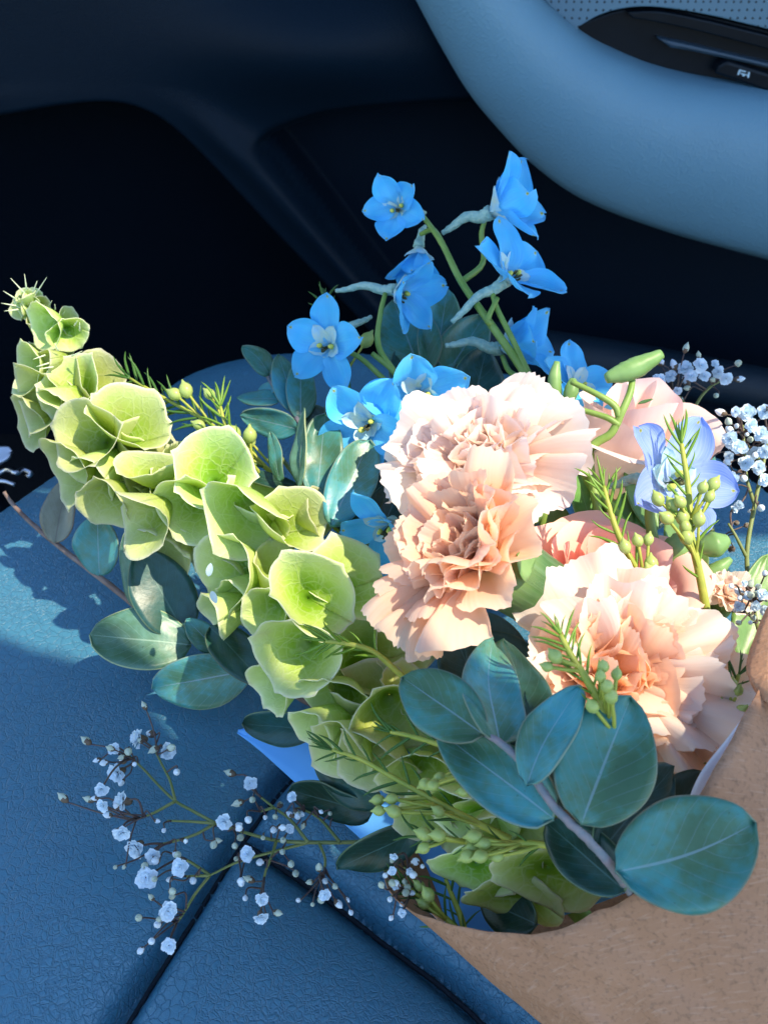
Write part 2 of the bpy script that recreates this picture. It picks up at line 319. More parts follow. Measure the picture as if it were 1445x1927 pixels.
def tube(pts, r0, r1, n=8, wob=0.0, prof=None, cap=True):
    V, F, UV = [], [], []
    m = len(pts); ref = Vector((0.3, 0.5, 0.81))
    for i, p in enumerate(pts):
        t = (pts[min(i+1, m-1)]-pts[max(i-1, 0)]).normalized()
        a = t.cross(ref).normalized(); b = t.cross(a)
        k = i/(m-1); r = prof(k) if prof else r0+(r1-r0)*k
        for j in range(n):
            th = 2*math.pi*j/n; rr = r
            if wob: rr *= 1+wob*noise.noise(p*700+Vector((j*1.7, 0, 0)))
            V.append(p+(a*math.cos(th)+b*math.sin(th))*rr); UV.append((k, j/n))
    for i in range(m-1):
        for j in range(n):
            F.append((i*n+j, i*n+(j+1) % n, (i+1)*n+(j+1) % n, (i+1)*n+j))
    if cap: F.append(tuple(range(n))[::-1]); F.append(tuple((m-1)*n+j for j in range(n)))
    return V, F, UV
def join(*parts):
    V, F, UV = [], [], []
    for v, f, u in parts:
        k = len(V); V += v; F += [tuple(i+k for i in q) for q in f]; UV += u
    return V, F, UV
def frame(axis, upv=None, roll=0):
    z = axis.normalized(); u = (upv or UP); x = u.cross(z)
    if x.length < 1e-3: x = RX.copy()
    x.normalize(); y = z.cross(x)
    c, s = math.cos(roll), math.sin(roll)
    return x*c+y*s, y*c-x*s, z
def stemP(pts): return smooth_pts([W(*p) for p in pts])
def leaf_mesh(B, Tp, width, nrm, cup=0.15, curl=0.08, p=0.85, q=0.62, wave=0.03, twist=0.0, seed=0, nu=16, nv=8, notch=0, side_bend=0):
    a = Tp-B; Lg = a.length; ax = a/Lg
    side = ax.cross(nrm).normalized(); n = side.cross(ax).normalized()
    def f(u, v):
        s = v*2-1
        wdt = width*0.5*max(0.0, math.sin(math.pi*min(1, max(0, u))**p))**q
        wdt *= 1+0.05*noise.noise(Vector((u*3, seed*3.1+(1 if s > 0 else 0)*5, 1)))
        ww = s*wdt; tw = twist*u; uu = u
        if notch and u > 0.8: uu = u-notch*(u-0.8)*5*(1-min(1, abs(s)*1.2))
        h = cup*abs(ww)**1.5/(width*0.5)**0.5 + curl*Lg*(math.sin(math.pi*u*0.5)**2*-1 + 0) + wave*Lg*noise.noise(Vector((u*2.5, s*1.3, seed*7.7)))*(abs(s)*0.7+0.3)
        sb = side_bend*Lg*math.sin(math.pi*u)
        return B+ax*(uu*Lg)+side*(ww*math.cos(tw)+sb)+n*(h+ww*math.sin(tw))
    return grid(nu, nv, f)

# ------------------------------------------------------------------ the seat, floor and door
def polyline_dist(X, Y, pts):
    d = np.full(X.shape, 1e9)
    for (ax, ay), (bx, by) in zip(pts[:-1], pts[1:]):
        vx, vy = bx-ax, by-ay; t = np.clip(((X-ax)*vx+(Y-ay)*vy)/(vx*vx+vy*vy), 0, 1)
        d = np.minimum(d, np.hypot(X-ax-t*vx, Y-ay-t*vy))
    return d
def inside(X, Y, poly):
    r = np.zeros(X.shape, bool); n = len(poly)
    for i in range(n):
        (ax, ay), (bx, by) = poly[i], poly[(i+1) % n]
        c = ((ay > Y) != (by > Y)) & (X < (bx-ax)*(Y-ay)/((by-ay) or 1e-12)+ax); r ^= c
    return r
def sdf(X, Y, poly):
    d = polyline_dist(X, Y, poly+[poly[0]]); return np.where(inside(X, Y, poly), -d, d)
def zxy(lst): return [tuple(onZ(x, y)[:2]) for x, y in lst]
def cat2(lst, n=8): return [tuple(p[:2]) for p in smooth_pts([Vector((x, y, 0)) for x, y in lst], n)]

carpet = part(None, 'car_floor', [(-3, -2, -0.32), (3, -2, -0.32), (3, 3, -0.32), (-3, 3, -0.32)], [(0, 1, 2, 3)], None, M['carpet'], smooth=False)
carpet['kind'] = 'structure'

seat = thing('car_seat', 'blue grey grained leather car seat cushion carrying the bouquet', 'car seat', (0, 0.35, -0.3)); seat['kind'] = 'structure'
xs = np.arange(-0.42, 0.46, 0.0022); ys = np.arange(0.02, 0.66, 0.0022)
X, Y = np.meshgrid(xs, ys, indexing='ij')
outl = cat2(zxy([(-260, 1150), (-90, 1010), (0, 958), (60, 918), (130, 868), (230, 790), (350, 705), (470, 672), (600, 662), (720, 664), (900, 690), (1100, 740), (1300, 830), (1445, 925), (1640, 1100)]))
poly = outl + zxy([(1900, 2300), (-600, 2300)])
seam1 = cat2(zxy([(120, 2060), (200, 1945), (280, 1822), (360, 1700), (440, 1575), (510, 1475), (610, 1370), (760, 1230), (900, 1130)]))
seam2 = cat2(zxy([(452, 1560), (560, 1635), (640, 1690), (740, 1765), (850, 1850), (950, 1940), (1060, 2060)]))
d1 = polyline_dist(X, Y, seam1); d2 = polyline_dist(X, Y, seam2)
ds = np.minimum(d1, d2); so = sdf(X, Y, poly)
Z = -0.010*np.exp(-(ds/0.0040)**2) - 0.010*np.exp(-ds/0.016) + 0.006
nzv = np.array([noise.noise(Vector((a*9, b*9, 2))) for a, b in zip(X[::4, ::4].ravel(), Y[::4, ::4].ravel())]).reshape(X[::4, ::4].shape)
nzv = np.repeat(np.repeat(nzv, 4, 0), 4, 1)[:X.shape[0], :X.shape[1]]
for _ in range(6): nzv = (nzv+np.roll(nzv, 1, 0)+np.roll(nzv, -1, 0)+np.roll(nzv, 1, 1)+np.roll(nzv, -1, 1))/5
Z += 0.003*nzv
e = np.clip(so+0.028, 0, None); Z -= np.where(so < 0, e*e*9, 0.00706+(so)*2.4)
Z = np.maximum(Z, -0.29)
# which panel does a cell belong to
a1 = np.array(seam1); 
left_poly = [(-2, -1)]+[(-2, 2), (0.5, 2)]+[tuple(p) for p in a1[::-1]]
isl = inside(X, Y, left_poly)
low_poly = [tuple(p) for p in seam1[:len(seam1)] if p[1] <= onZ(452, 1560).y+1e-4]
low_poly = low_poly + seam2 + [(0.3, -1), (-0.5, -1)]
isb = inside(X, Y, low_poly) & ~isl
pan = np.where(isl, 0, np.where(isb, 1, 2))
idx = np.arange(X.size).reshape(X.shape)
vis = so < 0.12
for k, nm in enumerate(('cushion_panel', 'cushion_panel', 'side_bolster')):
    cell = (pan[:-1, :-1] == k) & vis[:-1, :-1]
    q = np.stack([idx[:-1, :-1][cell], idx[1:, :-1][cell], idx[1:, 1:][cell], idx[:-1, 1:][cell]], 1)
    un, inv = np.unique(q, return_inverse=True); inv = inv.reshape(q.shape)
    V = np.stack([X.ravel()[un], Y.ravel()[un], Z.ravel()[un]], 1)
    part(seat, nm, [Vector(v) for v in V], [tuple(int(i) for i in r) for r in inv], None, M['leather'])
def seat_z(x, y):
    i = int(np.clip((x+0.42)/0.0022, 0, X.shape[0]-1)); j = int(np.clip((y-0.02)/0.0022, 0, X.shape[1]-1)); return float(Z[i, j])
for sm in (seam1, seam2):
    zs = [seat_z(x, y) for x, y in sm]; zs = [sum(zs[max(0, i-4):i+5])/len(zs[max(0, i-4):i+5])+0.0004 for i in range(len(zs))]
    pts = [Vector((x, y, z)) for (x, y), z in zip(sm, zs)]
    part(seat, 'seam', *tube(pts, 0.0009, 0.0009, 8), M['thread'])

YD = 0.74
door = thing('car_door', 'black plastic car door with pale armrest and moulded pockets', 'car door', (0, YD, -0.32)); door['kind'] = 'structure'
nx, nz_ = 720, 330
gx = np.linspace(-0.62, 0.66, nx); gz = np.linspace(-0.32, 0.26, nz_)
GX, GZ = np.meshgrid(gx, gz, indexing='ij')
rel = np.stack([GX-CAM.x, np.full(GX.shape, YD)-CAM.y, GZ-CAM.z], -1)
dep = rel@np.array(FW); PX = 722.5+(rel@np.array(RX))/dep/T*722.5; PY = 963.5-(rel@np.array(UP))/dep/T*722.5
pocket = cat2([(-700, 330), (-300, 262), (0, 212), (120, 192), (215, 186), (285, 205), (345, 248), (430, 335), (520, 432), (610, 525), (700, 620), (800, 740), (900, 900)])+[(900, 1600), (-700, 1600)]
panel2 = cat2([(800, 660), (700, 545), (600, 415), (535, 330), (497, 280), (497, 262), (540, 236), (620, 205), (720, 192), (880, 190), (1100, 205), (1445, 270), (1900, 400)])+[(1900, 1600), (900, 1000)]
def sstep(x): x = np.clip(x, 0, 1); return x*x*(3-2*x)
off = np.zeros(GX.shape)
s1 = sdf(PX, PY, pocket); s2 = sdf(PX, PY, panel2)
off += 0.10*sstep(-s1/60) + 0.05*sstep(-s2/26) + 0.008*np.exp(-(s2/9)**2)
band = np.exp(-((s1-58)/34)**2)*(s1 > 0)*sstep((PY-150)/140)
off -= 0.016*band*(s2 > 0)
off += 0.006*np.exp(-((s1-26)/8)**2)*0
off -= 0.05*np.exp(-(((PX-620)/260)**2+((PY-60)/130)**2))
V = np.stack([GX, np.full(GX.shape, YD)+off, GZ], -1).reshape(-1, 3)
ii = np.arange(nx*nz_).reshape(nx, nz_)
Q = np.stack([ii[:-1, :-1], ii[1:, :-1], ii[1:, 1:], ii[:-1, 1:]], -1).reshape(-1, 4)
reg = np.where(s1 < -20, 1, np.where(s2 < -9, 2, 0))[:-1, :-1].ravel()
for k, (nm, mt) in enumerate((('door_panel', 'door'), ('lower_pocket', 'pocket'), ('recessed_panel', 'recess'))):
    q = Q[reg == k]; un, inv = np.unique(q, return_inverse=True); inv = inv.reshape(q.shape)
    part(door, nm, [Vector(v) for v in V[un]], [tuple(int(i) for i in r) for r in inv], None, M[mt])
# armrest: a fat rounded trim swept along the lower edge of the window switches
low = cat2([(730, -140), (752, -60), (785, 5), (828, 85), (880, 172), (935, 240), (1005, 312), (1100, 378), (1250, 436), (1445, 490), (1700, 555)], 6)
upp = cat2([(925, -140), (965, -70), (1018, 0), (1072, 50), (1122, 86), (1175, 112), (1235, 136), (1310, 155), (1390, 168), (1500, 184), (1720, 215)], 6)
n_ = len(low); ns = 26; V, F = [], []
for i in range(n_):
    for j in range(ns+1):
        s = j/ns; ss = min(1, max(0, (s-0.08)/0.84))
        px = low[i][0]+(upp[i][0]-low[i][0])*ss; py = low[i][1]+(upp[i][1]-low[i][1])*ss
        bul = (math.sin(math.pi*(0.03+0.94*ss)))**0.42
        p = onY(px, py, YD-0.03-0.045*bul)
        if s < 0.08: p = p+Vector((0, (0.08-s)/0.08*0.05, 0))
        if s > 0.92: p = p+Vector((0, (s-0.92)/0.08*0.035, 0))
        V.append(p)
for i in range(n_-1):
    for j in range(ns):
        a = i*(ns+1)+j; F.append((a, a+1, a+ns+2, a+ns+1))
part(door, 'armrest', V, F, None, M['trim'])
def slab(root, name, px_poly, Yf, thick, mat, parent=None):
    fr = [onY(x, y, Yf) for x, y in px_poly]; bk = [p+Vector((0, thick, 0)) for p in fr]; n = len(fr)
    o = part(root, name, fr+bk, [tuple(range(n)), tuple(range(2*n-1, n-1, -1))]+[(i, i+n, (i+1) % n+n, (i+1) % n) for i in range(n)], None, mat, parent, smooth=False)
    b = o.modifiers.new('bevel', 'BEVEL'); b.width = 0.002; b.segments = 2; return o
slab(door, 'speaker_grille', [(840, -260)]+[(u[0]+8, u[1]+2) for u in upp[6:20]]+cat2([(1088, 50), (1130, 27), (1180, 14), (1240, 13), (1330, 27), (1445, 54), (1720, 118)])+[(1720, -260)], YD-0.032, 0.02, M['grille'])
sw = slab(door, 'switch_panel', cat2([(1075, 52), (1130, 29), (1180, 16), (1240, 15), (1330, 29), (1445, 56), (1720, 120)])+[(1720, 235), (1500, 200), (1390, 184), (1310, 170), (1235, 150), (1175, 126), (1122, 98)], YD-0.026, 0.03, M['gloss'])
slab(door, 'switch_rim', cat2([(1180, 22), (1240, 21), (1330, 38), (1445, 66), (1720, 130)])+cat2([(1720, 165), (1445, 92), (1330, 62), (1240, 42), (1190, 34)]), YD-0.034, 0.02, M['gloss'], sw)
wsw = slab(door, 'window_switch', [(1345, 138), (1352, 122), (1368, 114), (1460, 142), (1560, 170), (1560, 200), (1445, 172)], YD-0.038, 0.02, M['gloss'], sw)
slab(door, 'groove_highlight', [(1235, 70), (1300, 84), (1445, 118), (1620, 160), (1620, 172), (1445, 128), (1300, 96), (1262, 90)], YD-0.034, 0.012, M['highlight'], sw)  # lighter strip painting the dim highlight along the groove
ic = []
for bx in [((1391, 130), (1394, 130), (1390, 140), (1387, 140)), ((1391, 130), (1404, 133), (1403, 135), (1390, 132)), ((1393, 136), (1408, 140), (1408, 142), (1393, 138)), ((1408, 134), (1411, 135), (1409, 146), (1406, 145)), ((1398, 138), (1403, 139), (1400, 143), (1396, 142))]:
    ic.append(([onY(x, y, YD-0.0388) for x, y in bx], [(0, 1, 2, 3)], [(0, 0)]*4))
part(door, 'window_symbol', *join(*ic), M['paint'], sw, smooth=False)
pts = smooth_pts([onY(x, y, 0.70) for x, y in [(880, 640), (1040, 665), (1200, 690), (1445, 735), (1700, 780)]])
V, F, UV = tube(pts, 0.020, 0.020, 14)
part(door, 'sill_trim', V, F, UV, M['sill'])
blocker = thing('added_sun_blocker', 'dark panels added out of view, their gap shaped to mask the sun', 'sun blocker', (0.4, 0.4, 0.75)); blocker['kind'] = 'structure'  # unseen, added to keep sun off the door, seat and lower flowers
def blocker_piece(name, pts, z=0.75, th=0.03):
    n = len(pts); lo = [Vector((x, y, z)) for x, y in pts]; hi = [p+Vector((0, 0, th)) for p in lo]
    part(blocker, name, lo+hi, [tuple(range(n))[::-1], tuple(range(n, 2*n))]+[(i, (i+1) % n, (i+1) % n+n, i+n) for i in range(n)], None, M['gloss'], smooth=False)
blocker_piece('front_panel', [(0.12, -0.12), (0.62, -0.12), (0.62, 0.014), (0.45, 0.013), (0.375, 0.018), (0.352, 0.036), (0.328, 0.058), (0.30, 0.088), (0.275, 0.104), (0.255, 0.109), (0.239, 0.117), (0.21, 0.126), (0.12, 0.15)])
blocker_piece('rear_panel', [(0.05, 0.42), (0.10, 0.30), (0.15, 0.262), (0.20, 0.238), (0.25, 0.207), (0.30, 0.192), (0.33, 0.183), (0.355, 0.175), (0.44, 0.182), (0.60, 0.182), (1.3, 0.182), (1.3, 0.80), (-0.35, 0.80), (-0.35, 0.42)])
# metal bracket low beside the seat
bk = thing('seat_bracket', 'small silver metal bracket on the dark floor beside the seat', 'bracket', onY(20, 900, 0.60))
d0 = 0.62
part(bk, 'plate', *leaf_mesh(W(-45, 868, d0), W(22, 850, d0), 0.014, face_dir(90, 30), 0.1, 0.02, 1, 0.3), M['metal'], solid=0.002)
part(bk, 'wire_loop', *tube(stemP([(-10, 895, d0), (12, 884, d0), (30, 890, d0-0.01), (42, 884, d0), (58, 890, d0), (52, 897, d0)]), 0.0016, 0.0016, 7), M['metal'])
part(bk, 'wire_loop', *tube(stemP([(-8, 905, d0), (10, 906, d0), (28, 912, d0)]), 0.0018, 0.0014, 7), M['metal'])
part(bk, 'mount', *tube([onY(-40, 870, 0.6)+Vector((0, 0, -k*0.02)) for k in range(12)], 0.012, 0.014, 10), M['gloss'])

# ------------------------------------------------------------------ wrapping paper
HND = W(1560, 2120, 0.285)        # where the stems are gathered, off to the lower right
wrap = thing('kraft_paper_wrap', 'brown kraft paper sleeve wrapped round the lower stems of the bouquet', 'wrapping paper', onZ(1200, 1900, 0.01))
top = [(722, 1638, 0.300), (728, 1664, 0.287), (748, 1694, 0.274), (790, 1722, 0.262), (860, 1742, 0.252), (930, 1753, 0.245), (1000, 1755, 0.239), (1070, 1743, 0.234), (1130, 1716, 0.230), (1190, 1682, 0.226), (1250, 1602, 0.224), (1300, 1518, 0.224), (1345, 1440, 0.226), (1390, 1362, 0.230), (1432, 1290, 0.236), (1480, 1210, 0.244), (1560, 1100, 0.255)]
bot = [(1090, 1975, 0.290), (1092, 1980, 0.278), (1100, 1995, 0.266), (1130, 2020, 0.255), (1180, 2050, 0.246), (1240, 2080, 0.240), (1310, 2110, 0.236), (1400, 2150, 0.232), (1480, 2170, 0.229), (1560, 2180, 0.226), (1640, 2180, 0.224), (1720, 2150, 0.222), (1800, 2100, 0.222), (1860, 2040, 0.224), (1900, 1980, 0.228), (1940, 1900, 0.235), (1980, 1800, 0.245)]
tp = smooth_pts([W(*p) for p in top], 5); bp = smooth_pts([W(*p) for p in bot], 5)
def fwrap(u, v):
    k = u*(len(tp)-1); i = min(int(k), len(tp)-2); f = k-i
    p = tp[i].lerp(tp[i+1], f).lerp(bp[i].lerp(bp[i+1], f), v)
    d = 0.0030*noise.noise(Vector((u*9, v*2.2, 3)))+0.0010*noise.noise(Vector((u*26, v*8, 5)))+0.0018*abs(noise.noise(Vector((u*5+v*2, v*1.2-u*3, 11))))
    for c0, sl in ((.30, .10), (.52, -.12), (.71, .06)):
        d += 0.0022*max(0, 1-abs(u-c0-sl*v)/.035)*(.3+.7*v)
    return p-FW*d
part(wrap, 'front_sheet', *grid(96, 30, fwrap), M['kraft'], solid=0.0003)
fl = [[(1470, 1085, .262), (1428, 1180, .252), (1406, 1240, .246), (1408, 1275, .240), (1428, 1312, .236)],
      [(1560, 1080, .258), (1510, 1180, .244), (1480, 1250, .236), (1470, 1300, .231), (1475, 1350, .229)],
      [(1700, 1080, .262), (1650, 1180, .246), (1620, 1260, .236), (1600, 1320, .230), (1600, 1400, .227)]]
rows = [smooth_pts([W(*p) for p in r], 5) for r in fl]
def fflap(u, v):
    k = v*2; i = min(int(k), 1); f = k-i; m = u*(len(rows[0])-1); j = min(int(m), len(rows[0])-2); g = m-j
    a = rows[i][j].lerp(rows[i][j+1], g); b = rows[i+1][j].lerp(rows[i+1][j+1], g)
    return a.lerp(b, f)-FW*(0.0012*noise.noise(Vector((u*7, v*4, 8)))+0.002*math.sin(math.pi*min(1, v*2.5)))
part(wrap, 'folded_flap', *grid(30, 16, fflap), M['kraft'], solid=0.0003)
bs = [W(722, 1638, .300), W(800, 1560, .325), W(930, 1450, .345), W(1150, 1330, .345), W(1500, 1150, .32)]
be = [W(1090, 1975, .292), W(1200, 2000, .283), W(1400, 2060, .276), W(1700, 2000, .27), W(1950, 1850, .262)]
bsp = smooth_pts(bs, 6); bep = smooth_pts(be, 6)
part(wrap, 'back_sheet', *grid(24, 12, lambda u, v: bsp[round(u*24)].lerp(bep[round(u*24)], v)), M['kraft'], solid=0.0003)

tis = thing('blue_tissue_sheet', 'bright blue tissue sheet with pointed corner lying on the seat under leaves', 'tissue paper', onZ(600, 1500, 0.004))
te = smooth_pts([onZ(x, y, z) for x, y, z in [(446, 1380, .020), (500, 1425, .018), (560, 1475, .016), (640, 1545, .016), (720, 1618, .018), (800, 1705, .022), (880, 1790, .026)]], 5)
tf = smooth_pts([onZ(x, y, z) for x, y, z in [(452, 1374, .021), (560, 1340, .03), (700, 1330, .04), (830, 1370, .045), (960, 1450, .05), (1080, 1560, .05), (1180, 1680, .05)]], 5)
part(tis, 'sheet', *grid(30, 10, lambda u, v: te[round(u*30)].lerp(tf[round(u*30)], v)+Vector((0, 0, 0.002*noise.noise(Vector((u*4, v*3, 0)))))), M['tissue_blue'], solid=0.0003)
tw_ = thing('white_tissue_sheet', 'strip of white tissue lining showing above the kraft paper edge', 'tissue paper', W(1330, 1500, .24))
wa = smooth_pts([W(1284, 1536, .232), W(1318, 1455, .234), W(1372, 1385, .238), W(1425, 1312, .243), W(1470, 1250, .25)], 5)
wb = smooth_pts([W(1330, 1560, .231), W(1365, 1480, .233), W(1410, 1400, .236), W(1455, 1330, .241), W(1500, 1260, .25)], 5)
part(tw_, 'sheet', *grid(20, 6, lambda u, v: wa[round(u*20)].lerp(wb[round(u*20)], v)), M['tissue_white'], solid=0.0003)

# ------------------------------------------------------------------ bells of Ireland
def bell(root, px, py, d, Rpx, ang, tilt, H=0.75, squash=1.0, fold=0.12, sq_ang=0, seed=0, spikes=5, name='bell_calyx', mat='bell'):
    R = Rpx*S(d)*(1.10 if 690 < py < 1010 else 1.06 if py > 690 else 1.0); ax = face_dir(ang, tilt); x, y, z = frame(ax, UP, rad(sq_ang))
    C = W(px, py, d); H = max(H, 1.15) if tilt >= 55 else H; fold = fold*.6 if tilt >= 55 else fold; fold = fold*.8; h = H*R*1.3; rs = random.Random(seed*13+5); ph = rs.random()*6.28; f2 = rs.random()*6.28
    cusp = [2*math.pi*(k+0.3*rs.random())/spikes+ph for k in range(spikes)]
    def f(u, v):
        th = 2*math.pi*u; t = v
        r = R*(0.02+0.98*t**0.80); zz = h*(t**1.3-1)
        rim = 1+0.07*math.sin(2*th+f2)+0.05*math.sin(3*th+ph)+0.07*noise.noise(Vector((math.cos(th)*1.5, math.sin(th)*1.5, seed*3.3)))
        for c in cusp:
            dd = (th-c+math.pi) % (2*math.pi)-math.pi; rim += 0.13*math.exp(-(dd/0.10)**2)*t**6 - 0.035*math.exp(-(dd/0.5)**2)*0
        r *= 1+(rim-1)*t
        zz += fold*R*math.cos(2*th+f2)*t*t*1.6 + 0.13*R*noise.noise(Vector((math.cos(th)*1.7, math.sin(th)*1.7, seed*1.7+t)))*t*t
        zz -= 0.05*R*max(0, t-0.8)*5*t           # lip turned back
        return C+x*(r*math.cos(th))+y*(r*math.sin(th)*squash)+z*zz
    V, F, UV = grid(44, 13, f)
    return part(root, name, V, F, UV, M[mat], solid=0.0002)
bells = thing('bells_of_ireland_stem', 'tall stem of pale green bell shaped calyces pointing away from the paper', 'flower', W(1150, 1800, .27))
axis_pts = [(1250, 1900, .272), (1090, 1720, .285), (960, 1580, .300), (800, 1400, .318), (640, 1220, .338), (480, 1070, .356), (330, 940, .373), (200, 820, .390), (110, 700, .402), (60, 600, .412), (52, 560, .416)]
part(bells, 'stem', *tube(stemP(axis_pts), 0.0032, 0.0012, 10), M['green_stem'])
BL = [  # px, py, depth, R px, ang, tilt, H, squash, fold, roll
 (78, 612, .398, 44, 215, 42, .8, 1, .10, 0), (128, 632, .400, 38, 300, 40, .8, .9, .10, 20), (140, 610, .412, 34, 20, 70, .8, 1, .1, 0),
 (42, 692, .398, 46, 175, 44, .9, 1, .12, 0), (85, 680, .392, 30, 200, 60, 1.1, .8, .2, 0), (128, 712, .384, 57, 110, 28, .8, .95, .10, 10), (192, 705, .396, 50, 30, 55, .8, 1, .12, 0),
 (62, 752, .390, 60, 195, 40, .8, 1, .14, 0), (46, 795, .398, 48, 205, 50, .8, 1, .14, 0), (108, 775, .386, 44, 235, 55, .9, 1, .1, 0),
 (246, 778, .374, 80, 55, 38, .75, .72, .12, -28), (152, 820, .368, 70, 165, 25, .75, .92, .10, 30), (285, 830, .384, 55, 40, 62, .8, 1, .12, 0),
 (115, 890, .378, 62, 205, 50, .8, 1, .16, 0), (170, 905, .376, 52, 230, 62, .9, 1, .12, 0), (282, 866, .364, 60, 95, 48, .8, .55, .10, 5),
 (398, 878, .350, 74, 75, 20, .78, .98, .13, 30), (252, 985, .352, 74, 215, 48, .85, .72, .24, 40), (195, 955, .368, 56, 240, 48, .8, 1, .12, 0),
 (352, 960, .350, 62, 250, 24, .8, 1, .16, 0), (458, 985, .336, 82, 260, 35, .8, .82, .24, -40), (555, 972, .338, 74, 35, 42, .8, .72, .20, -12),
 (505, 930, .356, 66, 70, 62, .8, 1, .12, 0), (605, 965, .350, 40, 10, 65, .8, 1, .12, 0), (300, 1035, .372, 58, 240, 60, .8, 1, .14, 0), (370, 1030, .366, 50, 255, 60, .8, 1, .14, 0),
 (412, 1085, .342, 90, 195, 50, .8, .8, .14, 40), (452, 1150, .350, 64, 225, 62, .8, 1, .12, 0), (395, 1165, .352, 60, 205, 70, .7, .8, .1, 0), (495, 1160, .330, 52, 215, 40, .8, 1, .1, 0),
 (592, 1118, .300, 84, 40, 16, .8, .80, .20, -35), (660, 1085, .322, 84, 50, 42, .5, .95, .06, 0), (550, 1238, .298, 82, 215, 22, .8, .9, .12, 20),
 (545, 1065, .338, 60, 60, 60, .8, 1, .1, 0), (705, 1232, .318, 84, 40, 38, .7, .8, .1, 0), (760, 1215, .326, 70, 30, 50, .7, 1, .1, 0), (500, 1300, .318, 70, 205, 58, .7, .7, .1, 20),
 (690, 1282, .306, 72, 80, 55, .8, .7, .14, 10), (625, 1328, .300, 68, 225, 40, .8, .9, .14, 0), (742, 1372, .284, 86, 280, 32, .8, .95, .18, 20), (640, 1420, .290, 78, 225, 50, .7, .85, .16, 30), (700, 1440, .286, 78, 240, 44, .8, .9, .16, 0),
 (590, 1390, .302, 60, 215, 60, .8, 1, .1, 0), (780, 1300, .306, 60, 60, 55, .8, 1, .1, 0), (790, 1480, .278, 74, 250, 45, .7, 1, .14, 0), (870, 1530, .268, 62, 250, 35, .8, .9, .2, 0), (965, 1570, .264, 72, 270, 40, .8, .9, .14, 0), (830, 1570, .280, 56, 230, 55, .8, 1, .1, 0),
 (892, 1640, .268, 74, 240, 28, .22, .8, .12, 0), (1035, 1652, .260, 108, 280, 24, .2, .70, .12, -20), (965, 1698, .266, 88, 255, 28, .2, .62, .12, -15), (900, 1550, .270, 66, 250, 30, .35, .9, .16, 0), (800, 1545, .276, 60, 230, 34, .4, .9, .16, 0), (1080, 1620, .268, 70, 300, 50, .8, 1, .1, 0)]
for i, b in enumerate(BL):
    bell(bells, *b[:6], H=b[6], squash=b[7], fold=b[8], sq_ang=b[9], seed=i+1)
rs = random.Random(12); sp_ = stemP(axis_pts)
for k in range(60):          # calyces on the far and lower side of the stem
    i = 14+int(k*0.66); p = sp_[min(i, len(sp_)-1)]; r_ = p-CAM; d = r_.dot(FW); px = 722.5+r_.dot(RX)/d/T*722.5; py = 963.5-r_.dot(UP)/d/T*722.5
    a = rad(rs.choice((30, 60, 215, 240, 200, 20))+rs.uniform(-20, 20)); q = rs.uniform(30, 72)*(1 if py > 800 else .55); sz = (64 if py > 850 else 52 if py > 720 else 30)*rs.uniform(.85, 1.1)
    bell(bells, px+math.cos(a)*q, py-math.sin(a)*q, d+rs.uniform(.004, .014), sz, math.degrees(a), rs.uniform(45, 68), H=1.0, squash=rs.uniform(.8, 1), fold=.10, sq_ang=rs.uniform(0, 90), seed=k+200)
rs = random.Random(3)
for k in range(10):           # tight young calyces at the tip
    a = k*2.4; r = 8+k*2.3
    bell(bells, 50+math.cos(a)*r*0.9+k*0.5, 558+math.sin(a)*r*0.8+k*1.6, .414-.006*rs.random(), 13+k*1.1, math.degrees(-a), 46, H=1.1, squash=.9, fold=.12, seed=k+80, name='young_calyx')
def spine(root, p, q, d, r=0.0004):
    part(root, 'spine', *tube(smooth_pts([W(*p, d), W(*q, d-0.004)], 3), r, 0.00008, 5), M['spine'])
for p, q in [((45, 550), (20, 523)), ((50, 545), (46, 515)), ((30, 562), (6, 547)), ((30, 575), (2, 570)), ((34, 582), (8, 585)), ((62, 550), (70, 528)), ((68, 552), (88, 521)), ((92, 575), (98, 565)), ((104, 582), (103, 572)), ((118, 592), (122, 585)), ((140, 612), (146, 603)), ((150, 622), (150, 606)), ((85, 668), (62, 676)), ((95, 682), (68, 690)), ((100, 690), (74, 694)), ((110, 660), (103, 645)), ((135, 670), (155, 660)), ((245, 905), (190, 912)), ((250, 900), (200, 893)), ((385, 990), (395, 1030)), ((395, 990), (388, 1022))]:
    spine(bells, p, q, .388 if p[1] > 600 else .408)
for (x, y, d, a) in [(392, 1085, .322, 80), (398, 1112, .320, -70)]:
    B = W(x, y, d); q = B+(RX*math.cos(rad(a))+UP*math.sin(rad(a)))*26*S(d)
    part(bells, 'floret_petal', *leaf_mesh(B, q, 13*S(d), face_dir(a, 20), .3, .1, nu=8, nv=6), M['floret'])

